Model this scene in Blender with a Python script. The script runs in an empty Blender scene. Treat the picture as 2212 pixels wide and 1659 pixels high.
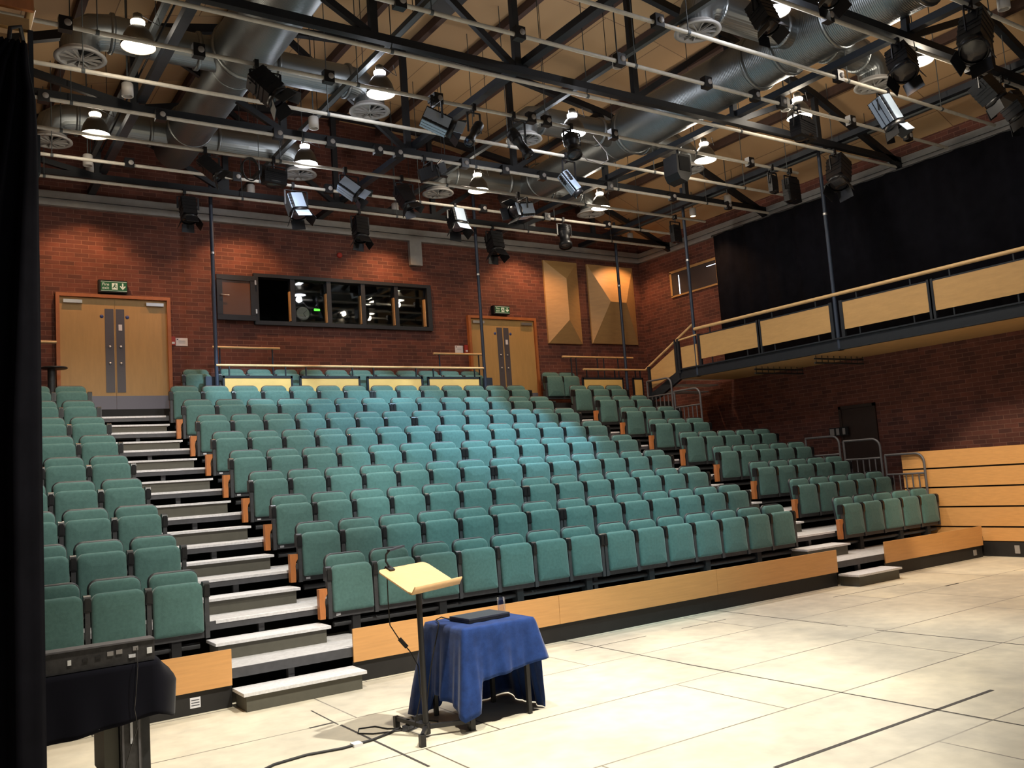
import bpy, math, random
from mathutils import Vector, Matrix
random.seed(7)
sc = bpy.context.scene
COL = sc.collection
PI = math.pi
V = Vector

# ------------------------------------------------------------------ materials
def nd(nt, t, **kw):
    n = nt.nodes.new(t)
    for k, v in kw.items():
        if k == 'inp':
            for a, b in v.items(): n.inputs[a].default_value = b
        else: setattr(n, k, v)
    return n

def mat(name, col, rough=.6, metal=0., var=0., scale=8., bump=0., bscale=60., spec=.5, emit=None, estr=0., sheen=0., stretch=None, col2=None):
    m = bpy.data.materials.new(name); m.use_nodes = True
    nt = m.node_tree; b = nt.nodes['Principled BSDF']
    b.inputs['Base Color'].default_value = (*col, 1)
    b.inputs['Roughness'].default_value = rough
    b.inputs['Metallic'].default_value = metal
    b.inputs['Specular IOR Level'].default_value = spec
    if sheen: b.inputs['Sheen Weight'].default_value = sheen; b.inputs['Sheen Roughness'].default_value = .4
    if emit: b.inputs['Emission Color'].default_value = (*emit, 1); b.inputs['Emission Strength'].default_value = estr
    if var or bump or col2:
        g = nd(nt, 'ShaderNodeNewGeometry'); mp = nd(nt, 'ShaderNodeMapping')
        nt.links.new(g.outputs['Position'], mp.inputs['Vector'])
        if stretch: mp.inputs['Scale'].default_value = stretch
        if var or col2:
            no = nd(nt, 'ShaderNodeTexNoise', inp={'Scale': scale, 'Detail': 5., 'Roughness': .6})
            nt.links.new(mp.outputs[0], no.inputs['Vector'])
            mx = nd(nt, 'ShaderNodeMix', data_type='RGBA')
            c2 = col2 if col2 else tuple(min(1, c * (1 + var)) for c in col)
            c1 = col if col2 else tuple(c * (1 - var) for c in col)
            mx.inputs[6].default_value = (*c1, 1); mx.inputs[7].default_value = (*c2, 1)
            rp = nd(nt, 'ShaderNodeMapRange', inp={'From Min': .3, 'From Max': .7})
            nt.links.new(no.outputs['Fac'], rp.inputs['Value']); nt.links.new(rp.outputs[0], mx.inputs[0])
            nt.links.new(mx.outputs[2], b.inputs['Base Color'])
        if bump:
            n2 = nd(nt, 'ShaderNodeTexNoise', inp={'Scale': bscale, 'Detail': 3.})
            nt.links.new(mp.outputs[0], n2.inputs['Vector'])
            bp = nd(nt, 'ShaderNodeBump', inp={'Strength': bump, 'Distance': .01})
            nt.links.new(n2.outputs['Fac'], bp.inputs['Height']); nt.links.new(bp.outputs[0], b.inputs['Normal'])
    return m

def brick_mat(name, axis):
    m = bpy.data.materials.new(name); m.use_nodes = True
    nt = m.node_tree; b = nt.nodes['Principled BSDF']
    g = nd(nt, 'ShaderNodeNewGeometry'); sp = nd(nt, 'ShaderNodeSeparateXYZ'); cb = nd(nt, 'ShaderNodeCombineXYZ')
    nt.links.new(g.outputs['Position'], sp.inputs[0])
    nt.links.new(sp.outputs[axis], cb.inputs[0]); nt.links.new(sp.outputs['Z'], cb.inputs[1])
    bt = nd(nt, 'ShaderNodeTexBrick', inp={'Scale': 1., 'Brick Width': .235, 'Row Height': .0785, 'Mortar Size': .0055, 'Mortar Smooth': .3, 'Bias': -.1,
        'Color1': (.150, .047, .032, 1), 'Color2': (.075, .026, .021, 1), 'Mortar': (.20, .095, .07, 1)})
    nt.links.new(cb.outputs[0], bt.inputs['Vector'])
    no = nd(nt, 'ShaderNodeTexNoise', inp={'Scale': 3.5, 'Detail': 6.})
    nt.links.new(g.outputs['Position'], no.inputs['Vector'])
    mx = nd(nt, 'ShaderNodeMix', data_type='RGBA', blend_type='MULTIPLY'); mx.inputs[0].default_value = .6
    cr = nd(nt, 'ShaderNodeMapRange', inp={'From Min': .3, 'From Max': .7, 'To Min': .6, 'To Max': 1.25})
    nt.links.new(no.outputs['Fac'], cr.inputs['Value'])
    nt.links.new(bt.outputs['Color'], mx.inputs[6]); nt.links.new(cr.outputs[0], mx.inputs[7])
    nt.links.new(mx.outputs[2], b.inputs['Base Color'])
    bp = nd(nt, 'ShaderNodeBump', inp={'Strength': .5, 'Distance': .006}); bp.invert = True
    nt.links.new(bt.outputs['Fac'], bp.inputs['Height']); nt.links.new(bp.outputs[0], b.inputs['Normal'])
    b.inputs['Roughness'].default_value = .85
    return m

def floor_mat():
    m = bpy.data.materials.new('hardboard stage floor'); m.use_nodes = True
    nt = m.node_tree; b = nt.nodes['Principled BSDF']
    g = nd(nt, 'ShaderNodeNewGeometry'); mp = nd(nt, 'ShaderNodeMapping')
    mp.inputs['Location'].default_value = (-.03, -1.13, 0)
    nt.links.new(g.outputs['Position'], mp.inputs['Vector'])
    bt = nd(nt, 'ShaderNodeTexBrick', inp={'Scale': 1., 'Brick Width': 2.44, 'Row Height': 1.2, 'Mortar Size': .009, 'Mortar Smooth': .35, 'Bias': 0.,
        'Color1': (.74, .66, .49, 1), 'Color2': (.66, .60, .47, 1), 'Mortar': (.13, .105, .08, 1)})
    bt.offset = .26; bt.offset_frequency = 2
    nt.links.new(mp.outputs[0], bt.inputs['Vector'])
    n1 = nd(nt, 'ShaderNodeTexNoise', inp={'Scale': .55, 'Detail': 7., 'Roughness': .62})
    n2 = nd(nt, 'ShaderNodeTexNoise', inp={'Scale': 6., 'Detail': 6.})
    for n in (n1, n2): nt.links.new(g.outputs['Position'], n.inputs['Vector'])
    r1 = nd(nt, 'ShaderNodeMapRange', inp={'From Min': .42, 'From Max': .66}); nt.links.new(n1.outputs['Fac'], r1.inputs['Value'])
    mx = nd(nt, 'ShaderNodeMix', data_type='RGBA', blend_type='MIX')
    mx.inputs[7].default_value = (.40, .37, .31, 1)
    mu = nd(nt, 'ShaderNodeMath', operation='MULTIPLY', inp={1: .75}); nt.links.new(r1.outputs[0], mu.inputs[0])
    nt.links.new(mu.outputs[0], mx.inputs[0]); nt.links.new(bt.outputs['Color'], mx.inputs[6])
    r2 = nd(nt, 'ShaderNodeMapRange', inp={'From Min': .3, 'From Max': .7, 'To Min': .9, 'To Max': 1.06}); nt.links.new(n2.outputs['Fac'], r2.inputs['Value'])
    m2 = nd(nt, 'ShaderNodeMix', data_type='RGBA', blend_type='MULTIPLY'); m2.inputs[0].default_value = 1.
    nt.links.new(mx.outputs[2], m2.inputs[6]); nt.links.new(r2.outputs[0], m2.inputs[7])
    nt.links.new(m2.outputs[2], b.inputs['Base Color'])
    b.inputs['Roughness'].default_value = .55
    return m

def ceil_mat():
    m = bpy.data.materials.new('ply ceiling'); m.use_nodes = True
    nt = m.node_tree; b = nt.nodes['Principled BSDF']
    g = nd(nt, 'ShaderNodeNewGeometry')
    bt = nd(nt, 'ShaderNodeTexBrick', inp={'Scale': 1., 'Brick Width': 1.22, 'Row Height': 2.44, 'Mortar Size': .008, 'Bias': 0.,
        'Color1': (.50, .325, .165, 1), 'Color2': (.42, .255, .13, 1), 'Mortar': (.2, .115, .06, 1)})
    nt.links.new(g.outputs['Position'], bt.inputs['Vector'])
    nt.links.new(bt.outputs['Color'], b.inputs['Base Color']); b.inputs['Roughness'].default_value = .7
    return m

M = {}
M['brick_x'] = brick_mat('red brick back', 'X'); M['brick_y'] = brick_mat('red brick side', 'Y')
M['floor'] = floor_mat(); M['ceil'] = ceil_mat()
M['fabric'] = mat('teal seat fabric', (.080, .162, .148), .9, var=.12, scale=30, bump=.25, bscale=260, sheen=.25, spec=.2)
M['shell'] = mat('dark seat shell', (.018, .022, .026), .45)
M['blackplastic'] = mat('black armrest', (.010, .010, .011), .35)
M['greysteel'] = mat('grey seat steel', (.055, .056, .06), .5, .3, var=.15, scale=20)
M['darksteel'] = mat('dark steel', (.030, .031, .034), .5, .2, var=.2, scale=15)
M['bluesteel'] = mat('blue grey painted steel', (.013, .017, .025), .5, .2, var=.15, scale=10)
M['railsteel'] = mat('grey tubular steel', (.13, .125, .135), .45, .3, var=.1, scale=20)
M['pole'] = mat('blue painted rod', (.035, .05, .085), .45, .2)
M['black'] = mat('matt black', (.006, .006, .007), .8, var=.2, scale=10)
M['void'] = mat('deep shade black', (.004, .004, .004), .95)  # near black puts the shade of deep openings into the colour
M['plinth'] = mat('black plinth board', (.009, .008, .008), .6, var=.25, scale=6)
M['maple'] = mat('orange maple veneer', (.62, .315, .11), .38, var=.07, scale=3, stretch=(1.0, 2, 14))
M['maple_end'] = mat('orange end panel', (.46, .165, .05), .4, var=.12, scale=6, stretch=(6, 6, 1.5))
M['tan'] = mat('tan birch ply', (.47, .285, .115), .5, var=.08, scale=4, stretch=(1, 1, 5))
M['handrail'] = mat('timber handrail', (.62, .41, .20), .35, var=.1, scale=8)
M['doorleaf'] = mat('maple door veneer', (.42, .255, .09), .45, var=.06, scale=5, stretch=(4, 4, .6))
M['doorframe'] = mat('orange door frame', (.36, .12, .035), .45, var=.15, scale=6)
M['kick'] = mat('grey blue kick plate', (.16, .16, .20), .45, .2)
M['visionglass'] = mat('dark vision panel', (.085, .078, .09), .35, .1)
M['alu'] = mat('brushed aluminium', (.55, .55, .55), .35, .9)
M['white'] = mat('white plastic', (.75, .75, .75), .5)
M['paper'] = mat('white paper', (.70, .70, .74), .7)
M['red'] = mat('red box', (.35, .03, .02), .5)
M['green'] = mat('green sign face', (.008, .10, .035), .45, emit=(.01, .16, .05), estr=.06)
M['signwhite'] = mat('sign lettering', (.7, .78, .7), .5, emit=(.7, .85, .7), estr=.12)
M['blue'] = mat('blue sticker', (.03, .06, .22), .5)
M['tread'] = mat('pale grey tread', (.66, .65, .66), .55, var=.14, scale=40)
M['riser'] = mat('olive grey riser', (.085, .080, .062), .6, var=.08, scale=10)
M['deck'] = mat('grey deck vinyl', (.50, .49, .49), .6, var=.15, scale=25)
M['fascia'] = mat('dark grey fascia', (.060, .060, .066), .5, .1, var=.15, scale=12)
M['pipe'] = mat('white lighting bar', (.50, .47, .41), .45, var=.12, scale=12)
M['band'] = mat('grey steel channel', (.32, .32, .32), .45, .2, var=.08, scale=8)
M['truss'] = mat('dark truss steel', (.009, .011, .015), .55, .2, var=.15, scale=8)
M['trunk'] = mat('grey cable trunking', (.07, .08, .085), .6, .2, var=.1, scale=8)
M['door3'] = mat('dark brown side door', (.030, .014, .010), .6, var=.1, scale=5)
M['barrier'] = mat('pale yellow ply', (.80, .52, .17), .5, var=.05, scale=4)
M['batten'] = mat('dark brown batten', (.060, .030, .022), .7, var=.15, scale=6)
M['bell'] = mat('bronze lamp bell', (.10, .085, .065), .4, .3)
M['grille'] = mat('grey diffuser ring', (.34, .33, .32), .5, .2)
M['lampwhite'] = mat('lamp disc warm', (1, 1, 1), .5, emit=(1., .93, .78), estr=16)
M['lampcool'] = mat('lamp disc cool', (1, 1, 1), .5, emit=(.86, .88, 1.), estr=22)
M['downglow'] = mat('downlight bulb', (1, 1, 1), .5, emit=(1., .72, .42), estr=30)
M['downoff'] = mat('downlight dim bulb', (.8, .8, .8), .3, .2)
M['downbody'] = mat('downlight can', (.50, .48, .46), .5)
M['lantern'] = mat('black lantern body', (.008, .008, .010), .4, .2)
M['silver'] = mat('lamplit silver side', (.42, .52, .66), .35, .5)  # glow of nearby lamps put into the base colour
M['lensdark'] = mat('dark lantern lens', (.016, .014, .017), .15, .1)
M['lens'] = mat('lantern lens', (.10, .06, .065), .12, .2)
M['rubber'] = mat('black cable', (.012, .011, .011), .6)
M['socketface'] = mat('grey socket face', (.28, .26, .25), .5)
M['velvet'] = mat('navy table cloth', (.015, .042, .165), .85, sheen=.22, spec=.15, var=.25, scale=14, bump=.2, bscale=200)
M['drape'] = mat('black stage drape', (.009, .009, .013), .95, spec=.05, var=.2, scale=5)
M['navyblack'] = mat('dark navy cloth', (.005, .005, .009), .92, spec=.1, sheen=.1)
M['standsteel'] = mat('black stand steel', (.022, .021, .022), .45, .3)
M['deskply'] = mat('beech ply desk', (.66, .42, .21), .4, var=.05, scale=5, stretch=(2, 9, 2))
M['laptop'] = mat('dark laptop lid', (.06, .065, .085), .35, .3)
M['laptopbase'] = mat('black laptop base', (.010, .010, .012), .5)
M['tape'] = mat('dark floor tape', (.045, .038, .033), .7)
M['rack'] = mat('grey rack unit', (.05, .047, .047), .5, .3, var=.3, scale=25)
M['clock'] = mat('clock face', (.55, .55, .52), .5)
M['led'] = mat('green led digits', (0, .3, 0), .5, emit=(.10, 1., .05), estr=3.)
M['slit'] = mat('daylight slit', (.8, .9, 1), .5, emit=(.7, .85, 1.), estr=2.2)
M['darkpane'] = mat('dark blind pane', (.045, .038, .042), .5)
M['reflectpane'] = mat('brown reflection pane', (.10, .045, .02), .25)  # brown reflection painted as the pane's base colour

def duct_mat():
    m = mat('galvanised duct', (.22, .235, .24), .36, .95)
    nt = m.node_tree; b = nt.nodes['Principled BSDF']
    g = nd(nt, 'ShaderNodeNewGeometry')
    w = nd(nt, 'ShaderNodeTexWave', wave_type='BANDS', bands_direction='Y', inp={'Scale': 11., 'Distortion': .1})
    nt.links.new(g.outputs['Position'], w.inputs['Vector'])
    bp = nd(nt, 'ShaderNodeBump', inp={'Strength': .30, 'Distance': .006}); nt.links.new(w.outputs['Fac'], bp.inputs['Height'])
    n = nd(nt, 'ShaderNodeTexNoise', inp={'Scale': 4., 'Detail': 4.}); nt.links.new(g.outputs['Position'], n.inputs['Vector'])
    r = nd(nt, 'ShaderNodeMapRange', inp={'To Min': .32, 'To Max': .5}); nt.links.new(n.outputs['Fac'], r.inputs['Value'])
    nt.links.new(r.outputs[0], b.inputs['Roughness']); nt.links.new(bp.outputs[0], b.inputs['Normal'])
    return m
M['duct'] = duct_mat()

def glass_mat(name, rough=.02, tint=(1, 1, 1)):
    m = bpy.data.materials.new(name); m.use_nodes = True
    nt = m.node_tree; nt.nodes.remove(nt.nodes['Principled BSDF'])
    out = nt.nodes['Material Output']
    t = nd(nt, 'ShaderNodeBsdfTransparent', inp={0: (*tint, 1)}); gl = nd(nt, 'ShaderNodeBsdfGlossy', inp={'Roughness': rough})
    lw = nd(nt, 'ShaderNodeLayerWeight', inp={0: .25}); fr = nd(nt, 'ShaderNodeMapRange', inp={'To Min': .04, 'To Max': .45}); nt.links.new(lw.outputs['Facing'], fr.inputs['Value']); mx = nd(nt, 'ShaderNodeMixShader')
    nt.links.new(fr.outputs[0], mx.inputs[0]); nt.links.new(t.outputs[0], mx.inputs[1]); nt.links.new(gl.outputs[0], mx.inputs[2])
    nt.links.new(mx.outputs[0], out.inputs[0])
    return m
M['glass'] = glass_mat('window glass', .02, (.85, .88, .86)); M['tumbler'] = glass_mat('clear tumbler', .02, (.96, .97, 1))

# ------------------------------------------------------------------ mesh builder
class MB:
    def __init__(s): s.v = []; s.f = []; s.sm = []
    def add(s, vs, fs, smooth=False):
        o = len(s.v); s.v += [V(p) for p in vs]
        for f in fs: s.f.append([i + o for i in f]); s.sm.append(smooth)
        return s
    def box(s, x0, x1, y0, y1, z0, z1):
        vs = [(x, y, z) for z in (z0, z1) for y in (y0, y1) for x in (x0, x1)]
        return s.add(vs, [(0, 2, 3, 1), (4, 5, 7, 6), (0, 1, 5, 4), (2, 6, 7, 3), (0, 4, 6, 2), (1, 3, 7, 5)])
    def obox(s, c, ax, h):
        c = V(c); ax = [V(a).normalized() for a in ax]
        vs = [c + ax[0] * (h[0] * i) + ax[1] * (h[1] * j) + ax[2] * (h[2] * k) for k in (-1, 1) for j in (-1, 1) for i in (-1, 1)]
        return s.add(vs, [(0, 2, 3, 1), (4, 5, 7, 6), (0, 1, 5, 4), (2, 6, 7, 3), (0, 4, 6, 2), (1, 3, 7, 5)])
    def bar(s, a, b, w, h, up=(0, 0, 1)):
        a, b = V(a), V(b); d = (b - a); L = d.length; d.normalize(); u = V(up)
        sd = d.cross(u)
        if sd.length < 1e-4: sd = d.cross(V((0, 1, 0)))
        sd.normalize(); u2 = sd.cross(d)
        return s.obox((a + b) / 2, (d, sd, u2), (L / 2, w / 2, h / 2))
    def tube(s, pts, r, n=8, caps=True, smooth=True):
        pts = [V(p) for p in pts]; m = len(pts); rs = r if isinstance(r, (list, tuple)) else [r] * m
        t0 = (pts[1] - pts[0]).normalized()
        u = t0.cross(V((0, 0, 1)))
        if u.length < 1e-3: u = t0.cross(V((0, 1, 0)))
        u.normalize(); vs = []
        for i in range(m):
            t = (pts[min(i + 1, m - 1)] - pts[max(i - 1, 0)]).normalized()
            u = (u - t * u.dot(t)); u.normalize(); w = t.cross(u)
            for k in range(n):
                a = 2 * PI * k / n; vs.append(pts[i] + (u * math.cos(a) + w * math.sin(a)) * rs[i])
        fs = [(i * n + k, i * n + (k + 1) % n, (i + 1) * n + (k + 1) % n, (i + 1) * n + k) for i in range(m - 1) for k in range(n)]
        s.add(vs, fs, smooth)
        if caps: s.add([vs[k] for k in range(n)], [tuple(reversed(range(n)))]); s.add([vs[(m - 1) * n + k] for k in range(n)], [tuple(range(n))])
        return s
    def lathe(s, c, prof, n=20, axis=(0, 0, 1), smooth=True, caps=False):
        c = V(c); ax = V(axis).normalized(); u = ax.cross(V((1, 0, 0)))
        if u.length < 1e-2: u = ax.cross(V((0, 1, 0)))
        u.normalize(); w = ax.cross(u); vs = []
        for r, z in prof:
            for k in range(n):
                a = 2 * PI * k / n; vs.append(c + ax * z + (u * math.cos(a) + w * math.sin(a)) * r)
        m = len(prof)
        fs = [(i * n + k, i * n + (k + 1) % n, (i + 1) * n + (k + 1) % n, (i + 1) * n + k) for i in range(m - 1) for k in range(n)]
        s.add(vs, fs, smooth)
        if caps: s.add(vs[:n], [tuple(reversed(range(n)))]); s.add(vs[-n:], [tuple(range(n))])
        return s
    def disc(s, c, r, n=20, axis=(0, 0, 1)):
        return s.lathe(c, [(r, 0), (r, .002)], n, axis, False, True)
    def prism(s, poly, fn, t0, t1):
        n = len(poly); vs = [fn(a, b, t0) for a, b in poly] + [fn(a, b, t1) for a, b in poly]
        fs = [tuple(range(n - 1, -1, -1)), tuple(range(n, 2 * n))] + [(i, (i + 1) % n, n + (i + 1) % n, n + i) for i in range(n)]
        return s.add(vs, fs)
    def cushion(s, fn, w, h, t, r, seg=5, pillow=.012, rb=None):
        """rounded pad: outline in local (a,b), depth d 0(back)..t(front)"""
        def outline(ins):
            ww, hh = w / 2 - ins, h / 2 - ins; o = []
            for cx, cy, a0 in ((1, 1, 0), (-1, 1, 90), (-1, -1, 180), (1, -1, 270)):
                rr = max((r if cy > 0 or rb is None else rb) - ins, .004)
                for k in range(seg + 1):
                    a = math.radians(a0 + 90 * k / seg); o.append((cx * (ww - rr) + rr * math.cos(a), cy * (hh - rr) + rr * math.sin(a)))
            return o
        lay = [(.008, 0), (0, .008), (0, t * .62), (t * .08, t * .84), (t * .24, t * .96), (t * .55, t + pillow * .25), (w * .28, t + pillow)]
        vs = []; n = 4 * (seg + 1)
        for ins, d in lay: vs += [fn(a, b, d) for a, b in outline(ins)]
        m = len(lay)
        fs = [(i * n + k, i * n + (k + 1) % n, (i + 1) * n + (k + 1) % n, (i + 1) * n + k) for i in range(m - 1) for k in range(n)]
        s.add(vs, fs, True); s.add(vs[:n], [tuple(reversed(range(n)))]); s.add(vs[-n:], [tuple(range(n))], True)
        return s
    def grid(s, rows, smooth=True, close=False):
        n = len(rows[0]); vs = [p for r in rows for p in r]; m = len(rows)
        fs = [(i * n + k, i * n + (k + 1) % n, (i + 1) * n + (k + 1) % n, (i + 1) * n + k) for i in range(m - 1) for k in range(n if close else n - 1)]
        return s.add(vs, fs, smooth)
    def build(s, name, m, parent=None, solid=0.):
        off = W.get(parent, V((0, 0, 0))) if parent is not None else V((0, 0, 0))
        me = bpy.data.meshes.new(name); me.from_pydata([p - off for p in s.v], [], s.f)
        me.polygons.foreach_set('use_smooth', s.sm); me.materials.append(M[m] if isinstance(m, str) else m); me.update()
        o = bpy.data.objects.new(name, me); COL.objects.link(o)
        if parent is not None: o.parent = parent; W[o] = off
        else: W[o] = V((0, 0, 0))
        if solid:
            md = o.modifiers.new('Solidify', 'SOLIDIFY'); md.thickness = solid; md.offset = 0
        return o
W = {}
def tag(o, label, cat, group=None):
    o['label'] = label; o['category'] = cat
    if group: o['group'] = group
    return o
def thing(name, label, cat, loc=(0, 0, 0), group=None):
    o = bpy.data.objects.new(name, None); COL.objects.link(o); o.location = loc; o.empty_display_size = .1
    W[o] = V(loc); return tag(o, label, cat, group)
def struct(o): o['kind'] = 'structure'; return o
ORD = ['first', 'second', 'third', 'fourth', 'fifth', 'sixth', 'seventh', 'eighth', 'ninth', 'tenth', 'eleventh', 'twelfth', 'thirteenth', 'fourteenth', 'fifteenth']
def clone(src, loc, label):
    r = src.copy(); COL.objects.link(r); r.location = loc; r['label'] = label
    for ch in list(src.children):
        c = ch.copy(); COL.objects.link(c); c.parent = r
        for g in list(ch.children):
            d = g.copy(); COL.objects.link(d); d.parent = c
    W[r] = V(loc); return r

# ------------------------------------------------------------------ room shell
XL, XR, YB, YF = -4.6, 12.05, 8.62, -9.5
XC = (XL + XR) / 2
def roof(x): return 9.65 - 2.0 * ((x - XC) / (XR - XC)) ** 2
struct(MB().box(XL - .3, XR + .3, YF, 8.9, -.25, 0).build('floor', 'floor'))
struct(MB().box(XL, XR, 7.86, YB, 3.30, 3.49).build('floor', 'black'))
# back wall with the control window opening
HX0, HX1, HZ0, HZ1 = 1.95, 5.74, 5.24, 6.15
b = MB()
b.box(XL, HX0, YB, YB + .2, 0, 7.6); b.box(HX1, XR + .2, YB, YB + .2, 0, 7.6)
b.box(HX0, HX1, YB, YB + .2, 0, HZ0); b.box(HX0, HX1, YB, YB + .2, HZ1, 7.6)
xs = [XL + (XR - XL) * i / 24 for i in range(25)]
b.prism([(XL, 7.6)] + [(XR, 7.6)] + [(x, roof(x) + .05) for x in reversed(xs)], lambda a, z, t: (a, t, z), YB, YB + .2)
struct(b.build('wall_back', 'brick_x'))
struct(MB().box(XR, XR + .2, YF, YB, 0, 7.72).build('wall_right', 'brick_y'))
struct(MB().box(XL - .2, XL, YF, YB, 0, 7.72).build('wall_left', 'brick_y'))
b = MB(); b.grid([[V((x, y, roof(x))) for x in xs] for y in (YF, YB + .05)]); 
b.grid([[V((x, y, roof(x) + .12)) for x in xs] for y in (YF, YB + .05)])
struct(b.build('ceiling', 'ceil'))
# grey channel band round the walls
b = MB(); b.box(XL, XR, YB - .09, YB, 7.16, 7.275); b.box(XL, XR, YB - .09, YB, 7.295, 7.42); b.box(XL, XR, YB - .05, YB, 7.27, 7.30)
struct(b.build('trim_1', 'band'))
b = MB(); b.box(XR - .09, XR, YF, YB, 7.16, 7.265); b.box(XR - .09, XR, YF, YB, 7.285, 7.40); b.box(XR - .05, XR, YF, YB, 7.26, 7.29)
struct(b.build('trim_2', 'band'))
b = MB(); b.box(5.33, 5.62, YB - .10, YB - .005, 6.62, 7.16)
tag(b.build('wall_duct_cover', 'band'), 'grey metal drop box below the channel, right of the control window', 'box')

# ------------------------------------------------------------------ seating tiers
RD, RR = .8374, .3333
GAP = .059; P = .53
CX0 = 0.; CXM = 7 * P; CX1 = 14 * P + GAP           # centre block posts
LX = -1.263; RX0 = 8.66
TX0, TX1, TX2 = -4.5, RX0 + 5 * P + .03, RX0 + 3 * P + .03
def fr(k): return (k - 1) * RD - .01
rowname = ['front row', 'second row', 'third row', 'fourth row', 'fifth row', 'sixth row', 'seventh row', 'eighth row', 'ninth row']
for k in range(1, 11):
    y0, z1 = fr(k), RR * k
    x1 = TX1 if k <= 5 else TX2
    y1 = fr(k + 1) - .0 if k < 10 else 7.86
    if k == 10: x1 = XR
    t = thing('seating_tier', ('lowest' if k == 1 else 'topmost' if k == 10 else ORD[k - 1]) + ' grey deck of the stepped seating, counted up from the stage floor', 'tier', (0, y0, 0), 'stepped seating decks')
    MB().box(TX0, x1, y0 + .03, y1 + .05 if k < 10 else y1, z1 - .06, z1).build('deck', 'deck', t)
    MB().box(TX0, x1, y0, y0 + .03, z1 - .085, z1).build('fascia', 'fascia', t)
    MB().box(TX0, x1, y1 - .04, y1, max(z1 - RR - .1, .0), z1 - .06).build('shade_board', 'void', t)  # black sheet standing in for the shade under the open deck
    for x in (-.68, 8.0, -3.0, 3.7, 11.1):
        if x < x1 and k < 10: MB().box(x - .03, x + .03, y0 + .05, y0 + .11, max(z1 - RR, 0), z1 - .06).build('support_post', 'fascia', t)
    if k > 1:
        for xa, xb in ((-1.15, -.07), (7.46, 8.56)): MB().box(xa, xb, y0 - .006, y0 + .05, z1 - .026, z1 + .004).build('nosing_strip', 'tread', t)
    if k < 10:
        bm = MB()
        for xa, xb in ((TX0, LX - .06), (.06, CX1 - .06), (RX0 + .06, x1 - .05)): bm.tube([(xa, y0 + .80, z1 + .13), (xb, y0 + .80, z1 + .13)], .03, 8)
        bm.build('mounting_beam', 'darksteel', t)
        if k == 1:
            for i in range(8):
                x = .30 + i * 1.06
                if x < 7.3: MB().box(x - .045, x + .045, y0 + .74, y0 + .86, z1, z1 + .26).build('seat_bracket', 'black', t)
            for x in (9.1, 10.2, 11.0, -1.55, -2.5): MB().box(x - .045, x + .045, y0 + .74, y0 + .86, z1, z1 + .26).build('seat_bracket', 'black', t)
# aisle steps
for side, xa, xb in (('left', -1.25, -.09), ('right', 7.43, 8.46)):
    for k in range(1, 11):
        z0 = RR * (k - 1); z1 = z0 + .165; y0 = fr(k) - .345; y1 = fr(k) - .002
        t = thing('aisle_step', ('lowest' if k == 1 else 'topmost' if k == 10 else ORD[k - 1]) + ' half step in the %s aisle, counted up from the floor' % side, 'step', ((xa + xb) / 2, y0, z0), 'aisle steps')
        dx = 0
        MB().box(xa + .03 + dx, xb - .04 + dx, y0 + .03, y1, z0 + .001, z1 - .028).build('riser_box', 'riser', t)
        MB().box(xa + dx, xb + dx, y0, y1, z1 - .028, z1).build('tread', 'tread', t)
# front kick panels and plinths
for nm, xa, xb, lab, cuts in (('c', -.08, 7.405, 'long orange maple kick panel in front of the centre seats', (2.42, 4.95)), ('r', 8.555, 11.28, 'short orange maple kick panel below the right seats', (10.1,)), ('l', -4.3, -1.253, 'orange maple kick panel at the foot of the left seats behind the covered desk', (-2.9,))):
    t = thing('kick_panel', lab, 'panel', ((xa + xb) / 2, -.03, 0), 'kick panels')
    fn = lambda x, z, d: (x, -.035 + d - (z - .2) * .02, z)
    e = [xa] + list(cuts) + [xb]
    for i in range(len(e) - 1):
        MB().prism([(e[i] + (.002 if i else 0), .195), (e[i + 1] - .002, .195), (e[i + 1] - .002, .513), (e[i] + (.002 if i else 0), .513)], fn, 0, .02).build('veneer_board', 'maple', t)
    MB().box(xa, xb, -.005, .012, .0, .2).build('plinth', 'plinth', t)

# ------------------------------------------------------------------ seats
def make_seat():
    t = thing('theatre_seat', 'seat', 'seat', (0, 0, 0), 'tip-up seats')
    tilt = math.radians(5)
    def pad(a, b, d): return V((a, .755 - d + b * math.tan(tilt) * .55, .502 + b))
    MB().cushion(pad, .462, .485, .075, .075, rb=.022).build('seat_cushion', 'fabric', t)
    def back(a, b, d): return V((a, .885 - d + b * .13, .635 + b))
    MB().cushion(back, .452, .42, .060, .075, rb=.03).build('backrest', 'fabric', t)
    def shell(a, b, d): return V((a, .910 - d + b * .13, .637 + b))
    MB().cushion(shell, .474, .45, .035, .09, pillow=.0).build('back_shell', 'shell', t)
    b = MB(); b.box(-.235, .235, .715, .79, .205, .262); b.box(-.215, .215, .765, .785, .262, .66)
    b.build('seat_pan', 'greysteel', t)
    arm(-P / 2).build('armrest', 'blackplastic', t); leg(-P / 2).build('armrest_leg', 'greysteel', t)
    return t
def arm(x, w=.030):
    b = MB(); pr = [(.69, .59), (.695, .70), (.705, .728), (.725, .74), (.765, .74), (.785, .725), (.79, .59)]
    vs = []
    b.prism(pr, lambda y, z, q: (x + q, y, z), -w, w)
    b.box(x - w * .7, x + w * .7, .685, .695, .60, .715)
    return b
def leg(x):
    b = MB(); b.box(x - .021, x + .021, .70, .745, .20, .60); b.box(x - .016, x + .016, .745, .83, .22, .40); return b
def endp(x):
    b = MB()
    pr = [(-.045, .205), (.015, .205), (.018, .30), (.014, .38), (.024, .43), (.045, .46), (.045, .515), (-.045, .515)]
    b.prism(pr, lambda a, z, q: (x + a, q, z), .70, .77); return b
seat0 = make_seat(); seat_used = [False]
def place_seat(x, y, z, label, arm_r=False, panel=None):
    if not seat_used[0]:
        seat_used[0] = True; seat0.location = (x, y, z); seat0['label'] = label; s = seat0; W[s] = V((x, y, z))
    else: s = clone(plain, (x, y, z), label)
    return s
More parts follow.
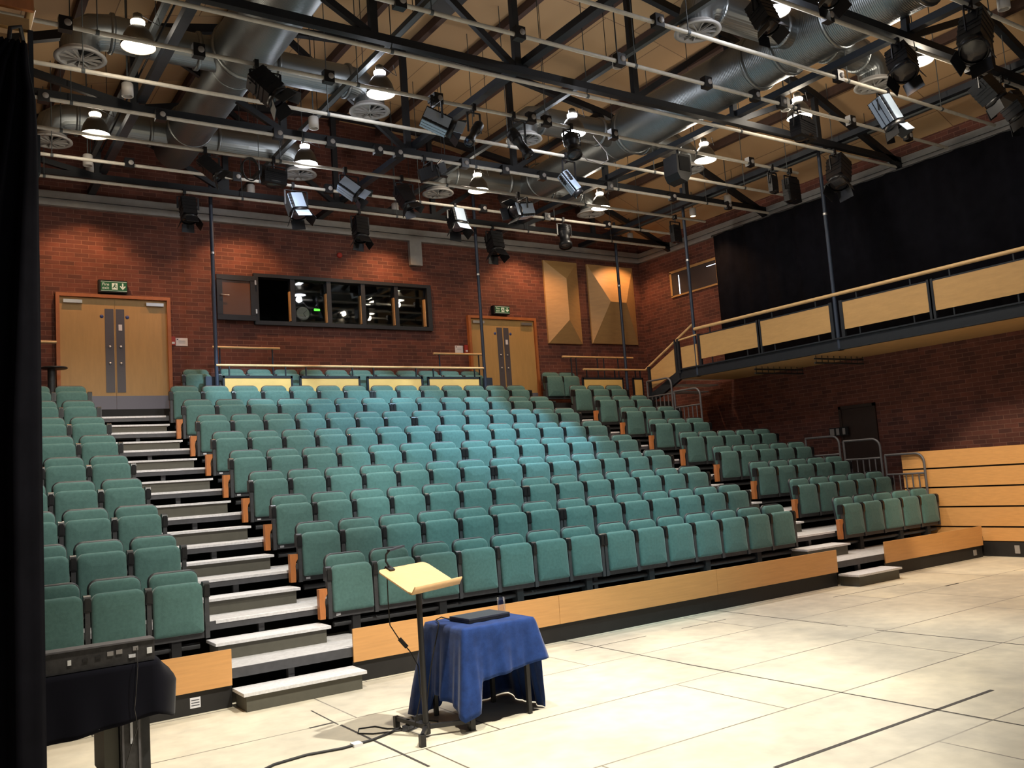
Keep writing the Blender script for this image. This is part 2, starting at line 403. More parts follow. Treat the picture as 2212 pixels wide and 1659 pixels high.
plain = clone(seat0, (0, 0, -50), 'x')         # untouched pattern, removed after use
ARM_R = arm(P / 2); LEG_R = leg(P / 2); PANEL = endp(-P / 2 - .072); PANEL_R = endp(-P / 2 - .072)
tags = MB(); tags.box(-.2, -.15, .712, .716, .222, .245)
def extra(s, mb, name, m):
    key = (name, id(mb))
    if key not in EX:
        me = bpy.data.meshes.new(name); me.from_pydata(mb.v, [], mb.f); me.materials.append(M[m]); EX[key] = me
    o = bpy.data.objects.new(name, EX[key]); COL.objects.link(o); o.parent = s; W[o] = W[s]
    return o
EX = {}
# front kick panels label helper
def rowlab(k): return 'front row' if k == 1 else ('back row' if k == 9 else ORD[k - 1] + ' row')
for k in range(1, 10):
    y, z = (k - 1) * RD, RR * k
    for i in range(14):
        x = P * (i + .5) + (GAP if i >= 7 else 0)
        s = place_seat(x, y, z, 'teal tip-up seat, centre block %s, %s from the left aisle' % (rowlab(k), ORD[i]))
        if i in (6, 13): extra(s, ARM_R, 'armrest', 'blackplastic'); extra(s, LEG_R, 'armrest_leg', 'greysteel')
        if i == 0:
            if k < 9: extra(s, PANEL, 'end_panel', 'maple_end')
            extra(s, tags, 'row_tag', 'paper')
    for i in range(4):
        x = LX - P * (i + .5)
        s = place_seat(x, y, z, 'green tip-up seat, left block %s, %s from the aisle' % (rowlab(k), ORD[i]))
        if i == 0: extra(s, ARM_R, 'armrest', 'blackplastic'); extra(s, LEG_R, 'armrest_leg', 'greysteel')
    n = 5 if k <= 5 else 3
    for i in range(n):
        x = RX0 + P * (i + .5)
        s = place_seat(x, y, z, 'green tip-up seat, right block %s, %s from the aisle' % (rowlab(k), ORD[i]))
        if i == n - 1: extra(s, ARM_R, 'armrest', 'blackplastic'); extra(s, LEG_R, 'armrest_leg', 'greysteel')
        if i == 0 and k < 9: extra(s, PANEL_R, 'end_panel', 'maple_end')
for i in range(11):
    s = place_seat(1.30 + i * .522, 7.42, 3.41, 'teal seat top showing over the barrier below the control window, %s from the left' % ORD[i])
s = place_seat(.66, 7.45, 3.40, 'single teal seat standing by the left rod beside the double doors')
for i in range(2):
    s = place_seat(8.70 + i * .48, 7.42, 3.40, 'dark green seat right of the right doors, %s of the pair' % ('nearer the doors' if i == 0 else 'nearer the barrier'))
for c in list(plain.children): bpy.data.objects.remove(c)
bpy.data.objects.remove(plain)

# ------------------------------------------------------------------ doors, signs, notices on the back wall
def double_door(n, xa, xb, z0, ztop):
    t = struct(bpy.data.objects.new('door_%d' % n, None)); COL.objects.link(t); t.location = ((xa + xb) / 2, YB, z0); W[t] = V(t.location)
    t['label'] = 'pair of maple doors with grey vision strips, %s on the brick back wall' % ('left' if n == 1 else 'right'); t['category'] = 'door'
    xm = (xa + xb) / 2; y = YB
    f = MB(); f.box(xa, xa + .06, y - .10, y, z0, ztop - .06); f.box(xb - .06, xb, y - .10, y, z0, ztop - .06); f.box(xa, xb, y - .10, y, ztop - .06, ztop)
    f.build('door_frame', 'doorframe', t)
    for sgn, a, c in ((0, xa + .06, xm - .002), (1, xm + .002, xb - .06)):
        d = MB().box(a, c, y - .045, y - .002, z0 + .01, ztop - .065).build('door_leaf', 'doorleaf', t)
        MB().box(a, c, y - .052, y - .0455, z0 + .01, z0 + .30).build('kick_plate', 'kick', d)
        s0, s1 = (xm - .165, xm - .018) if not sgn else (xm + .018, xm + .16)
        MB().box(s0, s1, y - .050, y - .0455, z0 + .36, ztop - .25).build('vision_panel', 'visionglass', d)
        cx = (s0 + s1) / 2
        for zz in (.88, 1.18): MB().lathe((cx, y - .051, z0 + zz), [(.0, .016), (.018, .016), (.024, .006), (.024, 0)], 12, (0, -1, 0)).build('door_knob', 'alu', d)
        bx = s0 - .05 if not sgn else s1 + .05
        MB().lathe((bx, y - .0465, ztop - .39), [(0, .003), (.032, .003), (.032, 0)], 14, (0, -1, 0)).build('round_sticker', 'blue', d)
        cl = (xa + .12, xa + .42) if not sgn else (xb - .42, xb - .12)
        MB().box(cl[0], cl[1], y - .095, y - .045, ztop - .175, ztop - .115).build('door_closer', 'alu', d)
        if sgn:
            MB().box(cx - .03, cx + .03, y - .054, y - .0505, ztop - .64, ztop - .53).build('notice_card', 'paper', d)
    return t
double_door(1, -1.613, .29, 3.50, 5.615); double_door(2, 6.70, 8.565, 3.50, 5.57)
def txt(name, body, size, loc, m, parent):
    cu = bpy.data.curves.new(name, 'FONT'); cu.body = body; cu.size = size; cu.extrude = .001; cu.space_line = .85
    tmp = bpy.data.objects.new('tmp_text', cu); COL.objects.link(tmp)
    me = bpy.data.meshes.new_from_object(tmp.evaluated_get(bpy.context.evaluated_depsgraph_get()))
    bpy.data.objects.remove(tmp); me.transform(Matrix.Rotation(PI / 2, 4, 'X')); me.materials.clear(); me.materials.append(M[m]); me.name = name
    me.transform(Matrix.Translation(V(loc) - W[parent]))
    o = bpy.data.objects.new(name, me); COL.objects.link(o); o.parent = parent; W[o] = W[parent]
    return o
def exit_sign(xa, xb, z0, z1, lab, yy):
    t = thing('fire_exit_sign', lab, 'sign', ((xa + xb) / 2, yy, z0), 'fire exit signs')
    MB().box(xa - .035, xb + .01, yy, YB, z0 - .02, z1 + .02).build('sign_box', 'black', t)
    MB().box(xa, xb, yy - .004, yy, z0, z1).build('sign_face', 'green', t)
    b = MB(); b.box(xa, xb, yy - .006, yy - .004, z1 - .012, z1 - .006); b.box(xa, xb, yy - .006, yy - .004, z0 + .006, z0 + .012); b.build('border_line', 'signwhite', t)
    h = z1 - z0
    txt('lettering', 'Fire\nexit', h * .40, (xa + .02, yy - .006, z0 + h * .54), 'signwhite', t)
    mx = xa + (xb - xa) * .53; zc = (z0 + z1) / 2; q = h * .32
    b = MB(); b.box(mx - q * .8, mx + q * .8, yy - .006, yy - .004, zc - q, zc + q); b.build('running_man_panel', 'signwhite', t)
    g = MB()
    g.obox((mx + .005, yy - .007, zc + q * .65), ((1, 0, 0), (0, 1, 0), (0, 0, 1)), (q * .14, .001, q * .14))
    g.bar((mx - .0, yy - .007, zc + q * .4), (mx - .01, yy - .007, zc - q * .1), .002, q * .34); g.bar((mx - .01, yy - .007, zc - .0), (mx + .03, yy - .007, zc - q * .5), .002, q * .24)
    g.bar((mx - .01, yy - .007, zc - .0), (mx - .035, yy - .007, zc - q * .6), .002, q * .24); g.bar((mx, yy - .007, zc + q * .3), (mx + .035, yy - .007, zc + q * .1), .002, q * .16)
    g.build('running_man', 'green', t)
    ax = xa + (xb - xa) * .84
    b = MB(); b.box(ax - .011, ax + .011, yy - .006, yy - .004, zc - q * .3, zc + q)
    b.prism([(ax - .05, zc + .0), (ax, zc - q), (ax + .05, zc), (ax + .036, zc + .014), (ax, zc - q * .45), (ax - .036, zc + .014)], lambda a, z, d: (a, yy - .006 + d, z), 0, .002)
    b.build('down_arrow', 'signwhite', t)
exit_sign(-.89, -.46, 5.67, 5.855, 'green fire exit sign with down arrow above the left double doors', 8.50)
exit_sign(7.42, 7.81, 5.645, 5.805, 'green fire exit sign with down arrow above the right double doors', 8.50)
for lab, xa, xb, z0, z1, m, nm, cat in (
    ('white notice sheet on brick just right of the left double doors', .385, .60, 4.73, 4.88, 'paper', 'notice_sheet', 'notice'),
    ('white notice sheet on brick just left of the right double doors', 6.36, 6.56, 4.72, 4.88, 'paper', 'notice_sheet', 'notice')):
    t = thing(nm, lab, cat, (xa, YB - .006, z0), 'notices')
    MB().box(xa, xb, YB - .006, YB - .001, z0, z1).build('sheet', m, t)
    b = MB(); b.box(xa + .02, xa + .045, YB - .008, YB - .006, z1 - .04, z1 - .02)
    for i in range(3): b.box(xa + .05, xb - .04, YB - .008, YB - .006, z1 - .055 - i * .02, z1 - .052 - i * .02)
    b.build('print_lines', 'laptop', t)
for lab, xa, xb, z0, z1 in (('small red fire alarm call point beside the left doors', .295, .375, 4.74, 4.90), ('small red fire alarm call point beside the right doors', 6.60, 6.685, 4.72, 4.90)):
    t = thing('call_point', lab, 'alarm', (xa, YB - .03, z0), 'red call points')
    MB().box(xa, xb, YB - .03, YB - .001, z0, z1).build('call_box', 'red', t)
    MB().box(xa + .015, xb - .015, YB - .034, YB - .03, z0 + .02, z0 + .06).build('label_plate', 'paper', t)
tag(MB().lathe((3.72, YB - .001, 6.72), [(.0, .05), (.045, .045), (.06, .02), (.06, 0)], 14, (0, -1, 0)).build('alarm_sounder', 'red'), 'round red alarm sounder high on the brick above the control window', 'alarm')
# control room window
t = struct(bpy.data.objects.new('window_1', None)); COL.objects.link(t); t.location = (3.84, YB, 5.18); W[t] = V(t.location)
y = YB; f = MB()
f.box(1.87, 5.80, y - .07, y + .10, 6.13, 6.20); f.box(1.87, 5.80, y - .07, y + .10, 5.18, 5.26); f.box(1.87, 1.96, y - .07, y + .10, 5.26, 6.13); f.box(5.70, 5.80, y - .07, y + .10, 5.26, 6.13)
for x in (2.66, 3.43, 4.19, 4.96): f.box(x - .045, x + .045, y - .05, y + .10, 5.26, 6.13)
f.build('window_frame', 'bluesteel', t)
g = MB()
for x in (2.625, 3.395, 4.155, 4.925, 5.665): g.box(x - .032, x + .0, y - .035, y + .05, 5.28, 5.88)
g.build('timber_stop', 'tan', t)
for a, c in ((2.71, 3.38), (3.48, 4.14), (4.24, 4.91), (5.01, 5.69)): MB().box(a, c, y + .03, y + .036, 5.26, 6.13).build('pane', 'glass', t)
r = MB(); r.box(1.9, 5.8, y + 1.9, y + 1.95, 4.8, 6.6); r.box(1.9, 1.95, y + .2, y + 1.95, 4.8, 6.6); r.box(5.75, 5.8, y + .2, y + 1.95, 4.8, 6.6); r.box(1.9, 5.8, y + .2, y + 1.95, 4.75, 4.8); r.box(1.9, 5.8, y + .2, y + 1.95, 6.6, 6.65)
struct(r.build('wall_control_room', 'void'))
s = thing('window_sash', 'dark open casement sash folded back on brick left of the control window', 'window', (1.87, 8.5, 5.24))
f = MB(); f.box(1.14, 1.88, 8.50, 8.56, 6.02, 6.12); f.box(1.14, 1.88, 8.50, 8.56, 5.24, 5.345); f.box(1.14, 1.245, 8.50, 8.56, 5.34, 6.03); f.box(1.785, 1.88, 8.50, 8.56, 5.34, 6.03)
f.build('sash_frame', 'bluesteel', s); MB().box(1.24, 1.79, 8.525, 8.532, 5.34, 6.03).build('pane', 'reflectpane', s)
h = MB(); h.tube([(1.20, 8.49, 5.72), (1.21, 8.46, 5.72), (1.36, 8.46, 5.71)], .009, 6); h.build('latch_handle', 'alu', s)
for zz in (5.95, 5.38): MB().box(1.87, 1.90, 8.49, 8.55, zz, zz + .09).build('hinge', 'alu', s)
c = thing('wall_clock', 'round white wall clock seen half through the control window', 'clock', (3.02, 9.0, 5.42))
MB().lathe((3.02, 9.02, 5.53), [(0, .03), (.125, .03), (.14, .02), (.14, 0)], 28, (0, -1, 0)).build('clock_face', 'clock', c)
hh = MB(); hh.bar((3.02, 8.985, 5.53), (3.07, 8.985, 5.45), .003, .008); hh.bar((3.02, 8.985, 5.53), (3.10, 8.985, 5.60), .003, .006)
hh.build('clock_hands', 'black', c)
for i in range(12):
    pass
MB().box(2.98, 3.06, 9.02, 9.06, 5.30, 5.40).build('clock_stand', 'black', c)
tag(MB().box(3.26, 3.38, 8.98, 9.0, 5.60, 5.64).build('led_display', 'led'), 'tiny glowing green digit display inside the dark control window', 'display')

# pyramid diffuser panels
def pyr(lab, xa, xb, z0, z1, ridge, depth):
    t = thing('acoustic_panel', lab, 'panel', ((xa + xb) / 2, YB, z0), 'faceted wall panels')
    y = YB - .005; yf = y - .05; yr = yf - depth
    (rx0, rz0), (rx1, rz1) = ridge
    vs = [(xa, yf, z0), (xb, yf, z0), (xb, yf, z1), (xa, yf, z1), (rx0, yr, rz0), (rx1, yr, rz1), (xa, y, z0), (xb, y, z0), (xb, y, z1), (xa, y, z1)]
    if rx0 == rx1 or abs(rx0 - rx1) < .05:   # vertical ridge: 4 = low, 5 = high
        fs = [(0, 4, 5, 3), (1, 2, 5, 4), (0, 1, 4), (3, 5, 2)]
    else:
        fs = [(3, 4, 5, 2), (0, 1, 5, 4), (0, 4, 3), (1, 2, 5)]
    fs += [(0, 6, 7, 1), (1, 7, 8, 2), (2, 8, 9, 3), (3, 9, 6, 0)]
    MB().add(vs, fs).build('faceted_face', 'tan', t)
pyr('tan faceted wall panel with a vertical ridge, left of the pair', 8.93, 9.95, 4.99, 7.02, ((9.37, 5.52), (9.37, 6.52)), .30)
pyr('tan faceted wall panel with a short level ridge, nearer the corner', 10.27, 11.76, 5.02, 7.02, ((10.68, 6.03), (11.19, 6.02)), .32)

# ------------------------------------------------------------------ barriers on the upper landing
def barrier(lab, rail, panels, posts, y):
    t = thing('barrier', lab, 'barrier', ((rail[0] + rail[1]) / 2, y, 3.33), 'landing barriers')
    MB().tube([(rail[0], y, rail[2]), (rail[1], y, rail[2])], .025, 10).build('handrail', 'handrail', t)
    for a, c in panels:
        p = MB().box(a + .02, c - .02, y - .012, y + .006, 3.50, 4.02).build('infill_panel', 'barrier', t)
        f = MB(); f.box(a, c, y - .02, y + .02, 4.015, 4.06); f.box(a - .01, a + .03, y - .02, y + .02, 3.34, 4.06); f.box(c - .03, c + .01, y - .02, y + .02, 3.34, 4.06); f.box(a, c, y - .02, y + .02, 3.47, 3.51)
        f.build('panel_frame', 'bluesteel', p)
    for x in posts: MB().box(x - .01, x + .01, y - .015, y + .015, 4.05, rail[2]).build('rail_post', 'bluesteel', t)
barrier('long barrier of four yellow lit panels below the control window', (.87, 6.53, 4.25), [(.98, 2.27), (2.42, 3.64), (3.80, 5.03), (5.16, 6.42)], (1.1, 2.15, 2.55, 3.5, 3.95, 4.9, 5.3, 6.3), 7.76)
barrier('short barrier with two tan panels in the corner by the balcony stair', (9.26, 11.2, 4.25), [(9.21, 10.43), (10.75, 11.06)], (9.35, 10.2, 10.85, 11.0), 7.76)
for lab, xa, xb, z, posts in (('short upper timber rail behind the barrier, at its left end', .95, 2.23, 4.66, (1.08, 2.08)), ('short upper timber rail behind the barrier, at its right end', 5.60, 6.86, 4.63, (5.74, 6.73)),
        ('short timber rail at far left beside the left doors', -2.6, -1.64, 4.685, (-2.4, -1.9)), ('upper timber rail above the corner barrier', 9.05, 11.25, 4.62, (9.3, 9.45, 10.1, 10.3, 10.75))):
    t = thing('guard_rail', lab, 'rail', ((xa + xb) / 2, 8.25, 3.49), 'upper guard rails')
    MB().tube([(xa, 8.25, z), (xb, 8.25, z)], .024, 10).build('handrail', 'handrail', t)
    for x in posts: MB().tube([(x, 8.25, 3.49), (x, 8.25, z)], .016, 8).build('rail_post', 'bluesteel', t)
t = thing('pedestal_table', 'small dark pedestal table just left of the left doors', 'table', (-1.74, 8.12, 3.49))
MB().lathe((-1.70, 8.12, 4.21), [(0, 0), (.20, 0), (.21, .012), (.20, .025), (0, .025)], 20).build('table_top', 'darksteel', t)
MB().tube([(-1.74, 8.12, 3.49), (-1.74, 8.12, 4.21)], .06, 10).build('pedestal', 'darksteel', t)
# hanging rods
for lab, x, y, z0, z1 in (('dark blue steel rod hanging left of the control window', .88, 7.78, 3.34, 8.6), ('dark blue steel rod hanging in front of the right doors', 6.58, 7.80, 3.34, 8.8),
        ('dark steel rod in the far corner in front of the facet panel', 10.60, 7.80, 3.34, 7.9), ('dark steel rod dropping to the balcony end by the stair', 10.42, 5.28, 3.76, 7.95), ('grey steel rod dropping to the middle of the balcony front', 10.42, 1.70, 3.76, 8.0)):
    t = thing('hanging_rod', lab, 'rod', (x, y, z0), 'hanging rods')
    MB().tube([(x, y, z0), (x, y, z1)], .035, 10).build('rod', 'pole', t)
    MB().tube([(x, y, 6.3), (x, y, 6.34)], .042, 10).build('collar', 'alu', t)
    MB().box(x - .08, x + .08, y - .06, y + .06, z0, z0 + .015).build('foot_plate', 'bluesteel', t)
for lab, x in (('dark blue box post at the left end of the long barrier', .80), ('dark blue box post at the right end of the long barrier', 6.72)):
    tag(MB().box(x - .09, x + .09, 7.87, 7.99, 3.35, 4.06).build('box_post', 'pole'), lab, 'post', 'barrier end posts')

# ------------------------------------------------------------------ right balcony
BX = 10.40
t = thing('balcony', 'long side balcony with tan front panels along the right brick wall', 'balcony', (BX, 0, 3.75))
MB().box(BX + .05, XR, YF + .5, 5.75, 3.76, 3.90).build('deck', 'tan', t)
b = MB(); b.box(BX, BX + .06, YF + .5, 5.80, 3.78, 3.985); b.box(BX - .03, BX + .09, YF + .5, 5.80, 3.765, 3.79); b.box(BX - .03, BX + .09, YF + .5, 5.80, 3.965, 3.99); b.build('fascia_beam', 'bluesteel', t)
MB().tube([(BX, 5.25, 4.79), (BX, YF + .5, 4.79)], .034, 10).build('handrail', 'handrail', t)
pan = [(3.54, 5.11), (1.81, 3.44), (-.12, 1.53), (-1.85, -.22), (-3.6, -1.95), (-5.3, -3.7)]
for a, c in pan:
    p = MB().box(BX - .01, BX + .008, a, c, 4.12, 4.62).build('front_panel', 'tan', t)
    f = MB(); f.box(BX - .012, BX + .03, a, c, 4.62, 4.645); f.build('panel_capping', 'bluesteel', p)
    for yy in (a - .03, c + .03, ): MB().box(BX - .02, BX + .03, yy - .034, yy + .034, 3.97, 4.66).build('balustrade_post', 'bluesteel', t)
    for yy in (a + .3, c - .3):
        MB().box(BX, BX + .015, yy - .012, yy + .012, 3.97, 4.12).build('panel_leg', 'bluesteel', t); MB().box(BX, BX + .015, yy - .012, yy + .012, 4.64, 4.79).build('rail_bracket', 'bluesteel', t)
# balcony end gate and stair
t = thing('balcony_stair', 'short stair with sloping timber rail from landing up to the balcony', 'stair', (BX, 6.6, 3.49))
MB().prism([(5.80, 3.76), (5.80, 3.98), (6.62, 3.62), (6.95, 3.50), (6.95, 3.34), (6.5, 3.45)], lambda y, z, q: (BX + q, y, z), -.02, .06).build('stringer', 'bluesteel', t)
for i in range(3): MB().box(BX + .06, XR - .1, 5.82 + i * .33, 6.15 + i * .33, 3.82 - i * .12 - .03, 3.82 - i * .12).build('tread', 'deck', t)
MB().tube([(BX, 6.88, 4.14), (BX, 5.30, 4.90)], .024, 10).build('handrail', 'handrail', t)
MB().tube([(BX, 5.83, 4.62), (BX, 5.20, 4.66)], .02, 10).build('level_rail', 'handrail', t)
MB().prism([(6.72, 3.68), (5.92, 3.92), (5.92, 4.46), (6.72, 4.10)], lambda y, z, q: (BX + q, y, z), -.01, .008).build('side_panel', 'tan', t)
MB().box(BX - .01, BX + .008, 5.22, 5.70, 4.0, 4.46).build('side_panel', 'tan', t)
for yy, a, c in ((6.78, 3.5, 4.18), (5.86, 3.9, 4.66), (5.78, 3.9, 4.66)): MB().box(BX - .025, BX + .025, yy - .03, yy + .03, a, c).build('post', 'bluesteel', t)
# dark drape on the upper right wall
t = thing('wall_drape', 'wide black drape covering the upper right wall behind the balcony', 'curtain', (11.85, 0, 4.0))
rows = []
for z in (3.92, 5.5, 7.14): rows.append([V((11.86 + .03 * math.sin(y * 9) + .015 * math.sin(y * 23 + 1), y, z)) for y in [YF + 1 + i * .08 for i in range(int((5.83 - YF - 1) / .08) + 1)]])
MB().grid(rows).build('cloth', 'drape', t, solid=.01)
MB().tube([(11.86, YF + 1, 7.15), (11.86, 5.85, 7.15)], .02, 8).build('curtain_rail', 'darksteel', t)
# soffit bars
for lab, y in (('dark ladder bar under the balcony, nearer the far wall', 3.75), ('dark ladder bar under the balcony, nearer the stage', 2.3)):
    t = thing('soffit_bar', lab, 'bar', (11, y, 3.6), 'soffit ladder bars')
    for z in (3.62, 3.70): MB().tube([(10.46, y, z), (11.95, y, z)], .018, 8).build('rail', 'darksteel', t)
    b = MB()
    for i in range(9): b.box(10.5 + i * .18, 10.508 + i * .18, y - .006, y + .006, 3.62, 3.765)
    b.build('rungs', 'darksteel', t)
# side wall window
t = struct(bpy.data.objects.new('window_2', None)); COL.objects.link(t); t.location = (XR, 6.7, 6.03); W[t] = V(t.location)
f = MB(); x = XR
f.box(x - .03, x, 5.91, 7.50, 6.63, 6.69); f.box(x - .03, x, 5.91, 7.50, 6.03, 6.07); f.box(x - .03, x, 7.44, 7.50, 6.05, 6.66); f.box(x - .03, x, 5.91, 5.95, 6.05, 6.66); f.build('window_frame', 'tan', t)
MB().box(x - .012, x, 5.95, 7.44, 6.07, 6.63).build('pane', 'darkpane', t)
b = MB(); b.box(x - .016, x - .012, 7.19, 7.215, 6.07, 6.55); b.box(x - .016, x - .012, 5.96, 6.26, 6.53, 6.545); b.build('light_gap', 'slit', t)
# side door and sign under the balcony
t = struct(bpy.data.objects.new('door_3', None)); COL.objects.link(t); t.location = (XR, 2.6, .8); W[t] = V(t.location)
f = MB(); f.box(XR - .04, XR, 2.20, 2.26, .8, 2.84); f.box(XR - .04, XR, 2.98, 3.04, .8, 2.84); f.box(XR - .04, XR, 2.20, 3.04, 2.78, 2.84); f.build('door_frame', 'door3', t)
MB().box(XR - .02, XR, 2.26, 2.98, .8, 2.78).build('door_leaf', 'door3', t)
t = thing('side_exit_sign', 'dim exit sign low on the right wall beside the dark door', 'sign', (XR - .1, 3.0, 2.25), 'fire exit signs')
MB().box(XR - .10, XR - .06, 2.82, 3.26, 2.25, 2.42).build('sign_box', 'black', t)
b = MB()
for i, (a, c) in enumerate(((3.14, 3.24), (3.02, 3.09), (2.88, 2.94))): b.box(XR - .106, XR - .10, a, c, 2.27, 2.40)
b.build('sign_marks', 'socketface', t)
# slatted maple wall on the right of the stage
BWX = 11.40
t = thing('board_wall', 'low wall of five wide orange maple boards at the right of the stage', 'wall panel', (BWX, -2, 0))
zz = [.245, .49, .832, 1.174, 1.512, 1.84]
for i in range(5):
    for a, c in ((1.36, -1.02), (-1.025, -3.4), (-3.405, YF + .5)): MB().box(BWX, BWX + .03, c, a, zz[i] + .014, zz[i + 1] - .014).build('board', 'maple', t)
MB().box(BWX + .03, BWX + .08, YF + .5, 1.36, 0, 1.82).build('backing', 'void', t)
MB().box(BWX + .005, BWX + .03, YF + .5, 1.36, 0, .243).build('plinth', 'plinth', t)
for lab, y in (('small pale socket plate on the plinth below the right kick panel', None), ('dark socket plate on the plinth of the maple board wall', -.53)):
    if y is None: o = MB().box(11.0, 11.08, -.02, -.0055, .05, .14).build('socket_plate', 'socketface')
    else: o = MB().box(BWX - .012, BWX + .004, y - .04, y + .04, .06, .19).build('socket_plate', 'socketface')
    tag(o, lab, 'socket', 'socket plates')
# tubular guard rails beside the right block
def guard(lab, x, ya, yb, zb, zt, low=None):
    t = thing('tube_railing', lab, 'railing', (x, (ya + yb) / 2, zb), 'grey tube railings')
    r = .16; arc = [(x, ya + r - r * math.cos(a), zt - r + r * math.sin(a)) for a in [PI / 2 * i / 6 for i in range(7)]]
    MB().tube([(x, ya, zb)] + arc + [(x, yb, zt)], .022, 8).build('top_tube', 'railsteel', t)
    MB().tube([(x, ya, zt - .36), (x, yb, zt - .36)], .018, 8).build('mid_tube', 'railsteel', t)
    MB().tube([(x, yb, zb), (x, yb, zt)], .022, 8).build('back_post', 'railsteel', t)
    b = MB(); n = 6
    for i in range(1, n): MB().tube([(x, ya + (yb - ya) * i / n, zb), (x, ya + (yb - ya) * i / n, zt - .36)], .013, 6).build('baluster', 'railsteel', t)
RXx = 11.36
guard('grey tube railing at the right end of the second row, against the maple boards', RXx, .90, 1.66, .667, 1.80)
guard('grey tube railing at the right end of the third row', RXx, 1.74, 2.52, 1.0, 2.12)
guard('grey tube railing at the right end of the fourth row', RXx, 2.62, 3.40, 1.333, 2.24)
guard('grey tube railing beside the eighth row, by the balcony stair', 10.32, 6.02, 6.80, 2.667, 3.84)
guard('grey tube railing beside the seventh row, below the balcony stair', 10.32, 5.18, 5.95, 2.333, 3.51)
t = thing('side_steps', 'dim grey steps between the right block and the brick wall', 'steps', (11.7, 1.9, 0))
for i in range(4): MB().box(11.48, XR - .02, 1.45 + i * .5, 1.95 + i * .5, .62 + .25 * i, .66 + .25 * i).build('tread', 'deck', t)
MB().box(11.48, 11.52, 1.45, 3.45, 0, .62).build('stringer', 'black', t)

CAMROT = (0.592481, 0.104575, -0.070262)
CAMLOC = (-3.6176, -8.3719, 1.8675)
# ------------------------------------------------------------------ roof steel
def top_z(x): return roof(x) - .45
NODES = [-3.20, -1.08, 1.05, 3.18, 5.31, 7.44, 9.57, 11.70]
for y, lab in ((-2.0, 'steel roof truss nearest the stage front'), (1.06, 'steel roof truss over the front of the seats'), (4.33, 'steel roof truss over the middle of the seats'), (7.38, 'steel roof truss nearest the back wall')):
    t = thing('roof_truss', lab, 'truss', (XC, y, 7.32), 'roof trusses')
    MB().box(XL, XR - .05, y - .05, y + .05, 7.30, 7.40).build('bottom_chord', 'truss', t)
    b = MB(); xt = [XL + .05] + NODES + [XR - .05]
    for i in range(len(xt) - 1): b.bar((xt[i], y, top_z(xt[i])), (xt[i + 1], y, top_z(xt[i + 1])), .10, .12)
    b.build('top_chord', 'truss', t)
    for x in NODES: MB().box(x - .05, x + .05, y - .04, y + .04, 7.40, top_z(x)).build('truss_post', 'truss', t)
    for a, c in ((0, 1), (1, 2), (2, 3)): MB().bar((NODES[a], y, top_z(NODES[a])), (NODES[c], y, 7.36), .07, .09).build('brace', 'truss', t)
    for a, c in ((4, 3), (5, 4), (6, 5), (7, 6)): MB().bar((NODES[a], y, top_z(NODES[a])), (NODES[c], y, 7.36), .07, .09).build('brace', 'truss', t)
for i, x in enumerate([XL + .7 + j * 1.08 for j in range(15)]):
    o = MB().box(x - .05, x + .05, YF, YB, roof(x) - .16, roof(x) - .01).build('roof_batten', 'batten')
    tag(o, 'dark brown timber batten under the ply ceiling, %s from the left wall' % ORD[i], 'batten', 'roof battens')
for i, (x, lab) in enumerate(((-1.15, 'farthest left'), (1.62, 'left of centre'), (4.80, 'right of centre'), (8.05, 'third from the left wall'), (11.0, 'nearest the right wall'))):
    t = thing('cable_trunking', 'grey steel cable trunking running towards the back wall, ' + lab, 'trunking', (x, 0, 7.72), 'cable trunkings')
    MB().box(x - .035, x + .035, YF, YB - .1, 7.70, 7.775).build('trunking', 'trunk', t)
    MB().tube([(x + .12, YF, 7.80), (x + .12, YB - .1, 7.80)], .014, 6).build('conduit', 'truss', t)
    for y in (-4, -2, 1.06, 2.6, 4.33, 6, 7.38): MB().tube([(x, y, 7.77), (x, y, roof(x))], .006, 5).build('hanger', 'darksteel', t)
for i, (x, lab) in enumerate(((3.30, 'thick dark blue tie beam linking the trusses near the centre'), (10.15, 'thick dark blue tie beam linking the trusses near the right wall'), (7.50, 'dark blue tie beam linking the trusses right of the spiral duct'), (-1.0, 'dark tie beam linking the trusses at the left'))):
    o = MB().box(x - .06, x + .06, YF, YB, 7.43, 7.53).build('tie_beam', 'bluesteel'); tag(o, lab, 'beam', 'tie beams')
o = MB().box(2.8, 3.42, 2.55, 3.1, 9.2, 9.62).build('roof_hatch', 'bluesteel'); tag(o, 'dark square roof hatch in the ply ceiling near the centre', 'hatch')

# ------------------------------------------------------------------ lighting bars
PZ = 7.23
PY = dict(A=2.112, B=3.16, C=4.187, D=5.204, E=6.252, F=7.249, G=1.086, H=.047, I=-.945, J=-1.996, K=-3.009)
PEND = dict(A=10.3, B=11.2, C=11.9, D=11.0, E=11.1, F=11.7, G=11.95, H=11.85, I=11.6, J=11.7, K=11.6)
order = 'KJIHGABCDEF'
for k, nm in enumerate(order):
    y = PY[nm]
    t = thing('lighting_bar', 'white painted lighting bar across the hall, %s counted from the stage' % ORD[k], 'pipe', (3, y, PZ), 'lighting bars')
    MB().tube([(XL + .1, y, PZ), (PEND[nm], y, PZ)], .027, 10).build('bar_tube', 'pipe', t)
    for x in (-3.4, -1.9, 1.3, 4.4, 7.6, 10.0):
        if x < PEND[nm]:
            b = MB(); b.tube([(x, y, PZ), (x, y, roof(x))], .007, 5); b.tube([(x - .02, y, PZ), (x + .02, y, PZ)], .033, 8); b.build('drop_rod', 'trunk', t)
SK = {'A': [-2.23, -.78, .88, 2.51, 4.12, 4.41, 5.74, 8.97], 'C': [-2.23, -.77, .91, 1.75, 2.56, 2.92, 4.17, 5.0, 5.8, 7.38, 9.03, 10.64], 'E': [-.8, .9, 2.55, 5.82, 7.39, 9.05], 'H': [.89, 2.51, 4.12, 5.74, 6.75, 7.35, 9.05, 10.64], 'I': [3.88, 7.38], 'J': [5.74, 8.96]}
